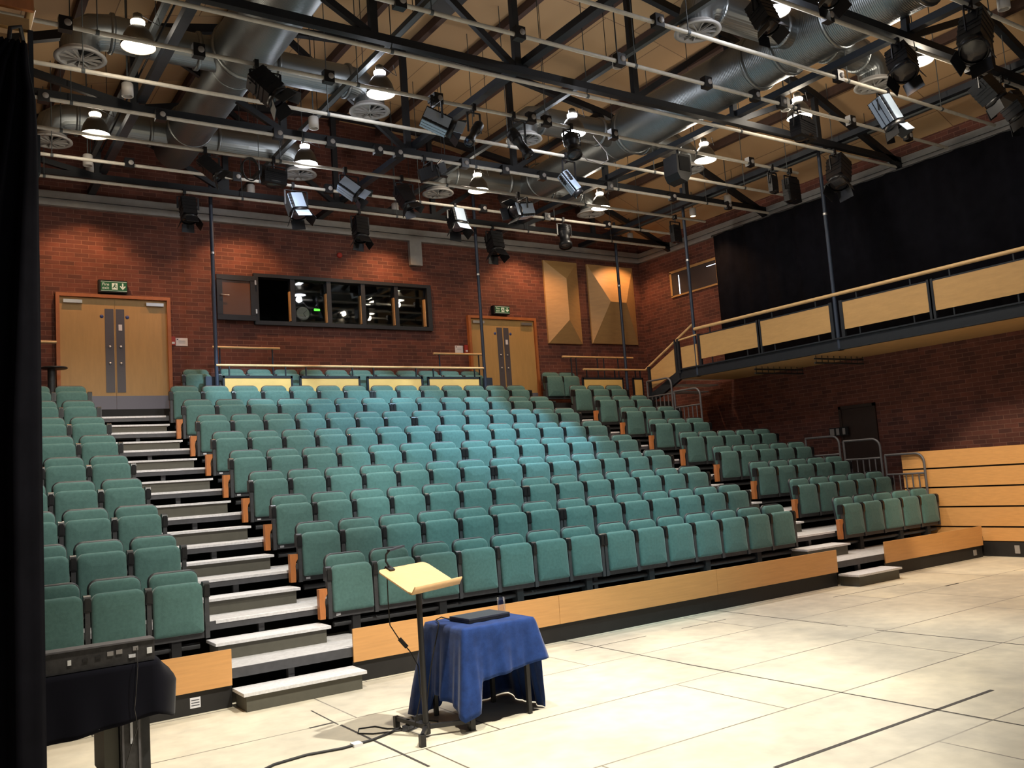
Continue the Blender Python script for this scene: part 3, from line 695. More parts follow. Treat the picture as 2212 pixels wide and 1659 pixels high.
for nm, xs_ in SK.items():
    for i, x in enumerate(xs_):
        y = PY[nm]
        t = thing('socket_box', 'black socket box, %s from the left on the %s lighting bar from the stage' % (ORD[i], ORD[order.index(nm)]), 'socket', (x, y, PZ), 'bar socket boxes')
        MB().box(x - .07, x + .07, y - .05, y + .05, PZ - .06, PZ + .10).build('box', 'lantern', t)
        MB().lathe((x + .02, y - .05, PZ + .025), [(0, .016), (.034, .016), (.04, .008), (.04, 0)], 14, (0, -1, 0)).build('outlet', 'socketface', t)

# ------------------------------------------------------------------ lanterns
LN = [('A', -.08, -.11, 7.06, .15, 6.75, .32, 'f', 0, 'big black barn-door lantern hanging on the sixth bar at the left'),
('A', 2.4, 2.25, 6.96, 2.65, 6.76, .26, 'f', 1, 'lantern with blue lit silver side and dark hood, beside the bright pendant left of centre'),
('A', 3.1, 3.18, 6.99, 2.88, 6.61, .15, 'p', 0, 'slim black profile lantern leaning left near the hall centre'),
('A', 3.79, 3.71, 6.98, 3.94, 6.57, .18, 'p', 0, 'slim black profile lantern leaning right near the hall centre'),
('A', 4.87, 4.84, 7.08, 4.79, 6.70, .25, 'p', 0, 'black lantern hanging straight below the bluish pendant with a cable loop'),
('B', 5.55, 5.45, 6.91, 5.68, 6.51, .20, 'p', 1, 'bright blue lit silver profile lantern pointing down to the right'),
('D', .10, .03, 7.05, .28, 6.78, .24, 'f', 0, 'black lantern tilted right beside the coiled cable'),
('D', 1.18, 1.18, 7.04, 1.16, 6.80, .36, 'b', 0, 'wide black flood lantern right of the coiled cable'),
('F', .28, .32, 7.08, .32, 6.68, .29, 'f', 0, 'black lantern over the left doors side of the back wall'),
('D', 2.42, 2.33, 7.0, 2.61, 6.75, .27, 'f', 1, 'lantern with blue lit silver side on the ninth bar left of centre'),
('E', 1.88, 1.89, 7.01, 1.93, 6.66, .34, 'f', 1, 'front facing lantern with a shining top flap and pinkish lens, left one'),
('F', 3.58, 3.57, 7.08, 3.53, 6.63, .30, 'f', 0, 'black lantern hanging above the control window'),
('D', 3.48, 3.43, 7.04, 3.55, 6.68, .28, 'f', 0, 'black boxy lantern between two silver sided lanterns on the ninth bar'),
('C', 3.39, 3.28, 6.90, 3.57, 7.0, .23, 'f', 0, 'black lantern lying sideways on the eighth bar'),
('E', 5.16, 5.16, 7.10, 5.14, 6.75, .35, 'f', 1, 'front facing lantern with a shining top flap and pinkish lens, right one'),
('D', 5.95, 6.17, 6.95, 5.73, 6.84, .32, 'f', 1, 'lantern seen sideways with a white lit barn door pointing left'),
('F', 6.66, 6.66, 7.07, 6.64, 6.63, .34, 'f', 0, 'black lantern hanging above the right doors'),
('E', 7.81, 7.81, 7.08, 7.72, 6.60, .30, 'p', 0, 'long black lantern hanging straight down left of the corner'),
('J', 4.43, 4.41, 7.07, 4.42, 6.71, .26, 'f', 0, 'black barn-door lantern right in front of the brightest pendant'),
('K', 4.23, 4.15, 6.75, 4.12, 6.46, .24, 'f', 0, 'black lantern cut by the top edge of the view'),
('H', 7.71, 7.77, 7.04, 7.72, 6.72, .36, 'b', 0, 'wide black flood lantern below a warm pendant at the right'),
('J', 7.16, 7.20, 7.09, 7.01, 6.70, .34, 'f', 0, 'black lantern left of the rightmost bright pendant'),
('K', 7.11, 7.23, 7.05, 6.78, 6.48, .35, 'f', 0, 'largest black barn-door lantern high at the right'),
('I', 8.53, 8.27, 7.07, 8.41, 6.59, .30, 'f', 1, 'lantern with gleaming striped side below the right pendants'),
('J', 9.10, 9.11, 7.06, 9.28, 6.74, .33, 'f', 0, 'black lantern over the top of the wall drape'),
('J', 9.77, 9.87, 6.98, 9.95, 6.60, .34, 'f', 0, 'black lantern with pinkish lens at the far right above the drape'),
('A', 9.54, 9.53, 7.05, 9.48, 6.73, .17, 'b', 0, 'narrow black lantern, left of two side by side near the right wall'),
('A', 10.06, 10.03, 7.05, 10.0, 6.61, .30, 'b', 0, 'wider black lantern, right of two side by side near the right wall'),
('G', 9.99, 10.1, 7.08, 9.81, 6.56, .37, 'f', 0, 'black lantern hanging against the drape by the grey rod'),
('D', 10.07, 10.03, 7.03, 10.01, 6.65, .22, 'b', 0, 'small black lantern in the far right corner by the rod')]
PEND_FIX = {}
for (nm, hx, bx_, bz, fx, fz, w, kind, lit, lab) in LN:
    y = PY[nm]; t = thing('stage_lantern', lab, 'stage light', (hx, y, PZ), 'stage lanterns')
    B, F = V((bx_, y - .02, bz)), V((fx, y - .16 if kind != 'b' else y - .06, fz))
    d = (F - B); L = d.length; d.normalize(); sd = d.cross(V((0, 1, 0)))
    sd.normalize(); up = sd.cross(d); r = w / 2; mid = (B + F) / 2
    cb = MB(); cb.box(hx - .025, hx + .025, y - .045, y + .045, PZ - .05, PZ + .05); cb.tube([(hx, y, PZ - .04), (hx, y, PZ - .13)], .014, 6)
    cb.build('hook_clamp', 'lantern', t)
    yk = MB(); piv = B + d * L * .45; hk = V((hx, y, PZ - .12))
    ax = V((1, 0, 0)) if abs(d.x) < .75 else V((0, 1, 0))
    a1, a2 = piv + ax * (r + .03), piv - ax * (r + .03)
    q1, q2 = V((a1.x, a1.y, max(hk.z, piv.z + r * .6))), V((a2.x, a2.y, max(hk.z, piv.z + r * .6)))
    yk.bar(a1, q1, .03, .012, (0, 1, 0)); yk.bar(a2, q2, .03, .012, (0, 1, 0)); yk.bar(q1, q2, .03, .012)
    if (hk - (q1 + q2) / 2).length > .03: yk.bar(hk, (q1 + q2) / 2, .025, .012, (0, 1, 0))
    yk.build('yoke', 'lantern', t)
    b = MB()
    if kind == 'p':
        b.lathe(B, [(.0, -.02), (r * .8, 0), (r, .03), (r, L * .42), (r * .72, L * .48), (r * .72, L * .8), (r * .95, L * .84), (r * .95, L), (r * .8, L)], 14, d)
        for k in range(3): b.lathe(B, [(r * 1.06, L * (.12 + k * .1)), (r * 1.06, L * (.15 + k * .1))], 14, d)
    elif kind == 'f':
        b.obox(B + d * L * .42, (d, sd, up), (L * .42, r * .82, r * .82)); b.obox(B + d * L * .2, (d, sd, up), (L * .16, r * .9, r * .55))
        b.lathe(B, [(r * .8, L * .84), (r, L * .86), (r, L), (r * .86, L)], 16, d)
        for k in range(4): b.obox(B + d * L * (.12 + .16 * k), (d, sd, up), (L * .02, r * .86, r * .86))
    else:
        b.obox(B + d * L * .5, (d, sd, V((0, 1, 0))), (L * .5, r, r * .55)); b.obox(B + d * L * .1, (d, sd, V((0, 1, 0))), (L * .12, r * .8, r * .62))
        for k in range(5): b.obox(B + d * L * (.2 + .13 * k), (d, sd, V((0, 1, 0))), (L * .015, r * 1.03, r * .58))
    b.build('body', 'lantern', t)
    if lit:
        b = MB(); s2 = sd if sd.z < 0 else -sd
        for k in (-1, 0, 1): b.obox(B + d * L * .42 + s2 * (r * .86) + up * (r * .5 * k), (d, s2, up), (L * .40, r * .06, r * .20))
        b.obox(B + d * L * .42 - up * (r * .86), (d, up, s2), (L * .40, r * .05, r * .6))
        b.build('side_panel', 'silver', t)  # pale strips paint the lamplit side of the black body
    MB().lathe(B + d * L * .97, [(0, .02), (r * .6, .012), (r * .82, 0)], 16, d).build('lens', 'lens' if 'pinkish' in lab else 'lensdark', t)
    if kind == 'f':
        for k, (u, h) in enumerate(((sd, up), (-sd, up), (up, sd), (-up, sd))):
            o_ = F + u * r * .86; dd = (d + u * (.55 if k < 2 else .35)).normalized()
            nn = dd.cross(h)
            MB().obox(o_ + dd * r * .5, (dd, h, nn), (r * .5, r * .72, .004)).build('barn_door', 'silver' if (lit and k == 3) else 'lantern', t)  # one flap painted pale as if catching lamplight
t = thing('loudspeaker', 'black loudspeaker cabinet hanging at the top of the right rod', 'speaker', (7.15, 2.1, 6.9))
b = MB(); b.prism([(6.99, 7.08), (7.31, 7.10), (7.33, 6.78), (7.20, 6.62), (7.05, 6.66), (6.99, 6.76)], lambda x, z, q: (x, q, z), 1.98, 2.30); b.build('cabinet', 'lantern', t)
MB().box(7.04, 7.28, 1.968, 1.98, 6.80, 7.05).build('grille', 'black', t); b = MB(); b.tube([(7.15, 2.11, 7.23), (7.15, 2.11, 7.09)], .02, 6); b.box(7.02, 7.28, 2.08, 2.14, 7.09, 7.11); b.build('bracket', 'lantern', t)
# coiled cable
t = thing('coiled_cable', 'coiled black cable loop hanging on a bar left of the middle', 'cable', (.80, 5.2, 7.0))
b = MB()
for k in range(3):
    pts = [(.80 + (.13 + .01 * k) * math.cos(a + k), 5.17 + .02 * k, 7.02 + (.19 - .01 * k) * math.sin(a + k)) for a in [2 * PI * i / 24 for i in range(25)]]
    b.tube(pts, .009, 6, caps=False)
b.build('coil', 'rubber', t); MB().tube([(.80, 5.204, 7.26), (.80, 5.18, 7.18)], .008, 5).build('tie', 'rubber', t)
tag(MB().tube([(5.35, 2.14, 7.18), (5.6, 2.14, 6.95), (5.62, 2.14, 6.82), (5.45, 2.12, 6.72), (5.15, 2.1, 6.74), (4.95, 2.05, 6.85)], .009, 6).build('cable_loop', 'socketface'), 'pale looped cable beside the lantern under the bluish pendant', 'cable')

# ------------------------------------------------------------------ pendants, downlights, diffusers, ducts
LAMPS = [(-1.41, 2.37, 'w', 'large warm pendant lamp, nearest at the far left'), (1.75, 2.35, 'c', 'cool white pendant lamp left of the silver sided lantern'), (5.17, 2.41, 'c', 'cool white pendant lamp above the hanging black lantern and cable loop'),
 (8.18, 2.44, 'w', 'warm pendant lamp right of the loudspeaker'), (-1.43, 5.32, 'w', 'warm pendant lamp in the back row at the far left'), (1.77, 5.30, 'c', 'cool pendant lamp in the back row right of the coiled cable'),
 (5.20, 5.40, 'w', 'small pendant lamp in the back row near the centre'), (8.18, 5.41, 'w', 'small warm pendant lamp farthest back at the right'), (5.09, -1.72, 'c', 'brightest cool pendant lamp at the top behind a barn-door lantern'),
 (8.14, -1.72, 'w', 'bright warm pendant lamp at the upper right'), (8.18, .37, 'w', 'warm pendant lamp above the wide flood lantern')]
for x, y, c, lab in LAMPS:
    z = 7.28; t = thing('pendant_lamp', lab, 'pendant lamp', (x, y, z), 'pendant lamps')
    s = MB(); s.lathe((x, y, z), [(.200, 0), (.205, .012), (.190, .05), (.165, .14), (.12, .22), (.075, .265), (.06, .28)], 24); s.lathe((x, y, z), [(.196, .002), (.18, .05), (.15, .14), (.10, .22), (.055, .27)], 24)
    s.build('bell_shade', 'bell', t)
    MB().lathe((x, y, z), [(.06, .285), (.082, .295), (.082, .325), (.06, .335)], 18, caps=True).build('glow_collar', 'lampwhite' if c == 'w' else 'lampcool', t)
    MB().lathe((x, y, z), [(.0, -.012), (.10, -.008), (.192, .008)], 24).build('diffuser_disc', 'lampwhite' if c == 'w' else 'lampcool', t)
    b = MB(); b.lathe((x, y, z), [(.055, .335), (.055, .41), (.02, .43)], 12, caps=True); b.build('lamp_holder', 'bell', t)
    MB().tube([(x, y, z + .42), (x, y, 7.72)], .008, 6).build('stem', 'trunk', t)
    MB().tube([(x + .02, y, z + .42), (x + .16, y, z + .36), (x + .26, y, 7.6), (x + .22, y, 7.75)], .006, 5).build('flex', 'rubber', t)
DOWN = [(-1.26, 3.85, 0, 'unlit white can downlight at the left between two bars'), (1.37, 3.89, 0, 'unlit white can downlight left of centre'), (4.31, .29, 0, 'unlit white can downlight near the top centre'), (7.75, .29, 0, 'unlit white can downlight beside a warm pendant at the right'), (7.80, -3.1, 0, 'unlit white can downlight in the top right corner'),
 (-1.14, 7.69, 1, 'lit warm downlight at the far left by the back wall'), (1.62, 7.73, 1, 'lit warm downlight left of the control window'), (4.64, 7.76, 1, 'lit warm downlight above the control window'), (8.15, 7.82, 1, 'lit warm downlight above the right doors'), (11.12, 7.82, 1, 'lit warm downlight above the facet panels'), (11.12, 5.66, 1, 'lit warm downlight by the right rod'), (10.66, 4.20, 0, 'unlit white can downlight near the right wall drape'),
 (-1.33, 6.72, 0, 'unlit white can downlight next to the lit one at the far left')]
for x, y, on, lab in DOWN:
    z = 7.50 if on else 7.30; t = thing('downlight', lab, 'downlight', (x, y, z), 'can downlights')
    b = MB(); b.lathe((x, y, z), [(.062, .0), (.075, .0), (.075, .17), (.06, .185), (.0, .185)], 18); b.lathe((x, y, z), [(.062, 0), (.05, .08)], 18); b.build('can', 'downbody', t)
    MB().lathe((x, y, z), [(0, .02), (.04, .03), (.05, .06)], 14).build('bulb', 'downglow' if on else 'downoff', t)
    MB().tube([(x, y, z + .18), (x, y, roof(x))], .010, 6).build('stem', 'trunk', t)
DUCTZ = 8.02
def elbow_ring(b, c, r, axis): b.lathe(c, [(r, -.03), (r + .03, -.02), (r + .03, .02), (r, .03)], 24, axis)
for x, nm in ((.16, 'large silver spiral air duct running back along the left half'), (7.28, 'large silver spiral air duct running back along the right half')):
    t = thing('air_duct', nm, 'duct', (x, 0, DUCTZ), 'spiral air ducts')
    y0 = YF + .5
    MB().tube([(x, y0, DUCTZ), (x, 3.4, DUCTZ)], .42, 28).build('main_duct', 'duct', t)
    MB().tube([(x, 3.4, DUCTZ), (x, 3.75, DUCTZ - .03), (x, 7.35, DUCTZ - .03)], [.42, .34, .34], 28).build('narrow_duct', 'duct', t)
    for yy in (-2.4, -1.1, -.2, .35, 3.3, 3.8, 6.2):
        b = MB(); elbow_ring(b, (x, yy, DUCTZ), .42 if yy < 3.5 else .345, (0, 1, 0)); b.build('joint_ring', 'duct', t)
    for yb_ in (-.5, 3.62, 6.68):
        for sgn in (-1, 1):
            xd = x + sgn * 2.02 if x < 1 else x + (-2.22 if sgn < 0 else 1.68)
            xe = xd - sgn * .22
            pts = [(x, yb_, DUCTZ), (xe - sgn * .1, yb_, DUCTZ), (xe + sgn * .06, yb_, DUCTZ - .03), (xd - sgn * .03, yb_, DUCTZ - .12), (xd, yb_, DUCTZ - .24), (xd, yb_, 7.66)]
            MB().tube(pts, .235, 20).build('branch_duct', 'duct', t)
            for xq in (x + sgn * .55, xe - sgn * .15):
                b = MB(); elbow_ring(b, (xq, yb_, DUCTZ), .235, (1, 0, 0)); b.build('branch_ring', 'duct', t)
            pos = 'left' if sgn < 0 else 'right'; dep = {-.5: 'nearest the stage', 3.62: 'over the middle seats', 6.68: 'nearest the back wall'}[yb_]
            dt = thing('air_diffuser', 'round spoked air outlet on the %s branch of the %s duct, %s' % (pos, 'left' if x < 1 else 'right', dep), 'air outlet', (xd, yb_, 7.60), 'round air outlets')
            MB().lathe((xd, yb_, 7.60), [(.235, .09), (.25, .05), (.31, .02), (.315, .0), (.25, -.002), (.25, .05)], 28).build('flange_ring', 'grille', dt)
            b = MB()
            for k in range(12):
                a = 2 * PI * k / 12; b.bar((xd + .03 * math.cos(a), yb_ + .03 * math.sin(a), 7.60), (xd + .25 * math.cos(a), yb_ + .25 * math.sin(a), 7.61), .010, .03)
            b.lathe((xd, yb_, 7.59), [(0, 0), (.04, .0), (.04, .04)], 12); b.build('spokes', 'grille', dt)
            b = MB(); b.lathe((xd, yb_, 7.63), [(.0, .02), (.24, .02)], 24); b.build('dark_throat', 'void', dt)
            hf = [(xd, yb_, 7.625)] + [(xd + .245 * math.cos(a), yb_ + .245 * math.sin(a), 7.625) for a in [PI * .55 + PI * .85 * i / 10 for i in range(11)]]
            MB().add(hf, [tuple(range(12))]).build('damper_plate', 'grille', dt)

# ------------------------------------------------------------------ draped table and what is on it
TX0_, TX1_, TY0, TY1, TH = -.14, .51, -2.30, -1.70, .745
t = thing('side_table', 'small table hidden under the navy cloth, one metal leg showing', 'table', (.18, -2.0, 0))
MB().box(TX0_, TX1_, TY0, TY1, TH - .03, TH - .004).build('table_top', 'darksteel', t)
for x in (TX0_ + .03, TX1_ - .07):
    for y in (TY0 + .03, TY1 - .03): MB().box(x - .016, x + .016, y - .016, y + .016, 0, TH - .03).build('leg', 'standsteel', t)
def cloth():
    per = []
    # go round: back-left -> front-left -> front-right -> back-right -> back-left ; each sample: point, outward dir, hem z
    def side(p, q, o, hems, n):
        for i in range(n):
            u = i / n; h = None
            for (u0, h0), (u1, h1) in zip(hems, hems[1:]):
                if u0 <= u <= u1: h = h0 + (h1 - h0) * (u - u0) / (u1 - u0)
            per.append((V((p[0] + (q[0] - p[0]) * u, p[1] + (q[1] - p[1]) * u, 0)), V(o), h))
    BL, FL, FR, BR = (TX0_, TY1), (TX0_, TY0), (TX1_, TY0), (TX1_, TY1)
    side(BL, FL, (-1, 0, 0), [(0, .02), (.12, .02), (.3, .21), (.8, .18), (1, .10)], 40)
    side(FL, FR, (0, -1, 0), [(0, .09), (.08, .12), (.17, .34), (.5, .365), (.8, .39), (1, .42)], 48)
    side(FR, BR, (1, 0, 0), [(0, .42), (.06, .40), (.09, .10), (.12, .01), (1, .01)], 40)
    side(BR, BL, (0, 1, 0), [(0, .01), (.52, .01), (.6, .16), (.72, .16), (.78, .03), (1, .02)], 48)
    n = len(per); rows = []
    cx, cy = (TX0_ + TX1_) / 2, (TY0 + TY1) / 2
    od = []
    for i in range(n):
        v = V((0, 0, 0))
        for k in range(-4, 5): v += per[(i + k) % n][1]
        od.append(v.normalized() if v.length > 0 else per[i][1])
    def corner(i): return 1 - abs(od[i].dot(per[i][1]))
    for f in (0., .45, .93):
        rows.append([V((cx + (p[0].x - cx) * f, cy + (p[0].y - cy) * f, TH + .002 * math.sin(p[0].x * 20 + f * 5))) for p in per])
    rows.append([p[0] + od[i] * .004 + V((0, 0, TH - .001)) for i, p in enumerate(per)])
    rows.append([p[0] + od[i] * .014 + V((0, 0, TH - .015)) for i, p in enumerate(per)])
    for j in range(1, 15):
        u = j / 14; r = []
        for i, p in enumerate(per):
            z = (TH - .015) + (p[2] - TH + .015) * u; dr = (TH - z)
            fold = (.020 * math.sin(i * .30 + 1.0) + .012 * math.sin(i * .61) + .004 * math.sin(i * 1.3 + u * 2)) * min(1, dr * 2.0)
            fl = .014 + (.10 if p[1].x < .5 else .15) * dr + corner(i) * .55 * dr + fold * .9
            r.append(p[0] + od[i] * max(.012, fl) + V((0, 0, max(z, .008))))
        rows.append(r)
    b = MB(); b.grid([list(r) for r in rows], True, True); return b
t = thing('table_cloth', 'navy blue velvet cloth draped unevenly over the small table', 'cloth', (.18, -2.0, TH))
cloth().build('cloth', 'velvet', t, solid=.004)
t = thing('laptop', 'closed dark laptop lying on the navy cloth', 'laptop', (.20, -1.98, TH + .006))
ca, sa = math.cos(.06), math.sin(.06)
def lp(a, b_, z): return V((.20 + a * ca - b_ * sa, -1.99 + a * sa + b_ * ca, z))
z0 = TH + .006
MB().add([lp(a, b_, z) for z in (z0, z0 + .020) for b_ in (-.145, .145) for a in (-.20, .20)], [(0, 2, 3, 1), (4, 5, 7, 6), (0, 1, 5, 4), (2, 6, 7, 3), (0, 4, 6, 2), (1, 3, 7, 5)]).build('base', 'laptopbase', t)
MB().add([lp(a, b_, z) for z in (z0 + .0215, z0 + .034) for b_ in (-.145, .14) for a in (-.20, .20)], [(0, 2, 3, 1), (4, 5, 7, 6), (0, 1, 5, 4), (2, 6, 7, 3), (0, 4, 6, 2), (1, 3, 7, 5)]).build('lid', 'laptop', t)
t = thing('laptop_cable', 'thin black cable looping from the laptop over the cloth edge', 'cable', (-.05, -1.85, TH))
MB().tube([(.0, -1.88, TH + .012), (-.05, -1.80, TH + .035), (-.10, -1.80, TH + .02), (-.14, -1.92, TH + .012), (-.185, -1.98, TH - .03), (-.27, -1.99, .45), (-.33, -1.96, .06), (-.36, -1.95, .012)], .005, 6).build('wire', 'rubber', t)
t = thing('tumbler', 'clear straight drinking glass on the cloth behind the laptop', 'glass', (.455, -1.93, TH + .005))
MB().lathe((.455, -1.93, TH + .005), [(0, .0), (.030, 0), (.033, .012), (.034, .13), (.0315, .13), (.029, .018), (0, .016)], 24).build('glass_body', 'tumbler', t)

# ------------------------------------------------------------------ lectern stand
t = thing('lectern_stand', 'beech topped lectern on a black three footed pole beside the cloth covered table', 'lectern', (-.45, -2.20, 0))
PX, PYY = -.455, -2.21
MB().tube([(PX, PYY, .04), (PX, PYY, 1.06)], .022, 12).build('pole', 'standsteel', t)
MB().tube([(PX, PYY, .02), (PX, PYY, .10)], .032, 12).build('hub', 'standsteel', t)
for ex, ey in ((-.60, -2.42), (-.50, -1.80), (-.13, -2.33)):
    b = MB(); b.bar((PX, PYY, .07), (ex, ey, .07), .030, .030); b.box(ex - .02, ex + .02, ey - .02, ey + .02, 0, .085); b.build('foot', 'standsteel', t)
u = V((.913, .407, 0)); vv = V((-.407, .913, 0)); slope = V((-.407 * .86, .913 * .86, .46)).normalized(); nrm = u.cross(slope)
O = V((-.325, -2.245, 1.062))
def dk(a, s, d): return O + u * a + slope * s + nrm * d
b = MB(); w2 = .295
prof = [(.0, .05), (-.012, .03), (-.010, .008), (.008, .0), (.03, -.001)]
def rr_outline():
    o = []; H_, r_ = .37, .05
    for cx, cy, a0 in ((w2 - r_, H_ - r_, 0), (-w2 + r_, H_ - r_, 90)):
        for k in range(7): a = math.radians(a0 + 15 * k); o.append((cx + r_ * math.cos(a), cy + r_ * math.sin(a)))
    return o + [(-w2, .02), (w2, .02)]
b.prism(rr_outline(), lambda a, s, d: dk(a, s, d), 0, .010)
b.build('desk_board', 'deskply', t)
b = MB(); rows = []
for s_, d_ in ((.04, .010), (.015, .011), (.004, .02), (-.002, .072), (-.011, .072), (-.009, .008), (.012, .0), (.04, .0)): rows.append([dk(-w2, s_, d_), dk(w2, s_, d_)])
b.grid(rows); b.grid([[dk(x_, s_, d_) for s_, d_ in ((.04, .010), (.004, .02), (-.002, .072))] + [] for x_ in (-w2,)] + [[dk(-w2, s_, d_) for s_, d_ in ((.04, 0), (-.009, .008), (-.011, .072))]])
b.grid([[dk(w2, s_, d_) for s_, d_ in ((.04, .010), (.004, .02), (-.002, .072))], [dk(w2, s_, d_) for s_, d_ in ((.04, 0), (-.009, .008), (-.011, .072))]])
b.build('curved_lip', 'deskply', t)
b = MB(); b.box(PX - .05, PX + .05, PYY - .03, PYY + .07, 1.055, 1.07); b.build('desk_bracket', 'standsteel', t)
t = thing('clip_lamp', 'small black reading lamp clipped to the top edge of the lectern', 'lamp', tuple(dk(-.16, .36, .012)))
b = MB(); c0 = dk(-.16, .355, .0)
b.obox(c0 + nrm * .008, (u, slope, nrm), (.028, .03, .016)); b.build('clip', 'lantern', t)
nk = [c0 + nrm * .02, c0 + V((-.02, .01, .07)), c0 + V((-.015, .01, .12)), c0 + V((.015, 0, .155))]
MB().tube(nk, .008, 8).build('gooseneck', 'standsteel', t)
h0 = nk[-1]; MB().bar(h0 - V((.015, .005, .005)), h0 + V((.13, .03, .015)), .035, .014).build('lamp_head', 'laptop', t)
t = thing('lamp_cable', 'black cable with inline switch hanging from the lectern lamp', 'cable', (-.62, -2.0, .8))
pts = [dk(-.20, .34, -.006), V((-.62, -2.02, 1.0)), V((-.62, -2.03, .82)), V((-.57, -2.06, .72)), V((-.51, -2.12, .62)), V((-.485, -2.19, .52)), V((-.48, -2.2, .3)), V((-.50, -2.1, .05)), V((-.52, -2.0, .01))]
MB().tube(pts, .0045, 6).build('wire', 'rubber', t)
MB().bar((-.565, -2.065, .715), (-.525, -2.105, .65), .03, .022).build('inline_switch', 'rubber', t)
# cables and plug block on the floor
t = thing('plug_block', 'black plug block and tangled plugs on the floor behind the lectern pole', 'plugs', (-.42, -1.95, 0))
MB().obox((-.42, -1.93, .022), ((.9, .4, 0), (-.4, .9, 0), (0, 0, 1)), (.10, .03, .022)).build('plug_strip', 'laptop', t)
for i, (x, y) in enumerate(((-.47, -1.96), (-.40, -1.92), (-.35, -1.90))): MB().box(x - .02, x + .02, y - .02, y + .02, .044, .085).build('plug', 'rubber', t)
for lab, pts in (('thin black cable looping on the floor left of the lectern', [(-.45, -1.95, .006), (-.60, -1.90, .006), (-.72, -1.84, .006), (-.80, -1.74, .006), (-.74, -1.62, .006), (-.62, -1.66, .006), (-.58, -1.80, .006), (-.48, -1.9, .006)]),
                 ('black cable curling on the floor between lectern and cloth', [(-.38, -1.94, .006), (-.25, -2.0, .006), (-.20, -1.92, .006), (-.28, -1.84, .02), (-.40, -1.88, .006)])):
    tag(MB().tube(pts, .006, 6).build('floor_cable', 'rubber'), lab, 'cable', 'floor cables')
pts = [(-.50, -1.86, .008), (-.62, -1.93, .008), (-.8, -2.0, .008), (-1.05, -2.03, .008), (-1.3, -1.98, .008), (-1.55, -2.02, .008), (-1.72, -2.13, .008), (-1.9, -2.3, .008)]
tag(MB().tube(pts, .011, 6).build('floor_cable', 'rubber'), 'long black cable taped along the floor from the lectern foot to the bottom edge', 'cable', 'floor cables')
MB_ = MB()
tag(MB().box(-.97, -.90, -2.06, -1.98, .0, .022).build('cable_tape', 'white'), 'short pale tape patch over the long floor cable', 'tape')
for i, (a, c, w, lab) in enumerate((((.74, -4.47), (3.23, -4.47), .032, 'thick dark floor tape line nearest the bottom right corner'), ((2.45, -1.91), (2.49, -5.08), .014, 'long thin dark line running away across the pale floor'), ((-.79, -.73), (-.80, -1.35), .012, 'short dark line right of the left floor step'), ((-.79, -1.38), (-.78, -2.85), .02, 'dark line crossing the long floor cable'),
    ((-1.01, -1.27), (-.81, -1.26), .03, 'short dark tape stub left of the lectern'), ((4.90, .02), (4.85, -2.01), .014, 'thin dark floor line below the right part of the long kick panel'), ((4.83, -2.36), (4.92, -3.86), .014, 'thin dark floor line at the right edge of the view'), ((8.0, -1.28), (8.31, -1.28), .03, 'short dark dash on the orange floor near the right step'), ((3.75, -.58), (4.48, -.58), .008, 'faint short line parallel to the kick panel, left one'), ((6.5, -.6), (7.97, -.68), .008, 'faint line in front of the right floor step'), ((2.49, .03), (2.46, -1.9), .013, 'thin dark floor line starting under the middle of the kick panel'), ((2.2, -.58), (3.2, -.58), .008, 'faint line parallel to the kick panel near its middle'))):
    b = MB(); b.bar((a[0], a[1], .0012), (c[0], c[1], .0012), w, .0016); tag(b.build('floor_tape', 'tape'), lab, 'tape', 'floor marks')

# ------------------------------------------------------------------ left foreground: drape, gallery end, covered desk
t = thing('leg_drape', 'tall black stage drape filling the left edge of the view', 'curtain', (-3.5, -3.1, 0))
rows = []
for j in range(31):
    z = 4.42 * j / 30
    f = min(1, max(0, (4.42 - z) / .55)) ** .6
    xr = -3.065 - .03 * (1 - f) - (.02 if z > 4.2 else 0); xl = -3.30 + .05 - 1.05 * min(1, max(0, (4.42 - z) / 2.2)) ** .8
    rows.append([V((xl + (xr - xl) * i / 44, -3.1 + (.05 * math.sin(i * .75) + .02 * math.sin(i * 1.7 + 1)) * (.35 + .65 * f), z)) for i in range(45)])
MB().grid(rows).build('cloth', 'drape', t, solid=.012)
MB().tube([(-3.20, -3.1, 4.40), (-3.19, -3.08, 4.50), (-3.14, -3.06, 4.53), (-3.12, -3.0, 4.47)], .012, 8).build('hanging_hook', 'darksteel', t)
t = thing('side_gallery', 'end of the left gallery with orange timber rails behind the black drape', 'balcony', (-3.6, -2.85, 3.75))
MB().box(XL, -3.1, -2.83, 7.6, 3.76, 3.90).build('deck', 'fascia', t)
MB().box(XL, -3.03, -2.88, -2.80, 3.77, 3.99).build('fascia_beam', 'bluesteel', t); MB().box(-3.09, -3.03, -2.8, 7.6, 3.77, 3.99).build('fascia_beam', 'bluesteel', t)
MB().box(XL, -3.055, -2.93, -2.87, 4.80, 4.90).build('top_rail', 'maple', t); MB().box(XL, -3.055, -2.90, -2.87, 4.72, 4.795).build('rail_board', 'maple_end', t)
MB().box(XL, -3.08, -2.90, -2.86, 4.60, 4.665).build('lower_rail', 'tan', t); MB().box(XL, -3.175, -2.88, -2.86, 4.05, 4.56).build('end_panel', 'tan', t)
MB().box(-3.085, -3.06, -2.9, -2.85, 3.95, 4.6).build('corner_post', 'bluesteel', t)
MB().box(-3.075, -3.05, -2.8, 7.6, 4.12, 4.6).build('side_board', 'tan', t); MB().tube([(-3.06, -2.8, 4.78), (-3.06, 7.6, 4.78)], .025, 8).build('side_rail', 'handrail', t)
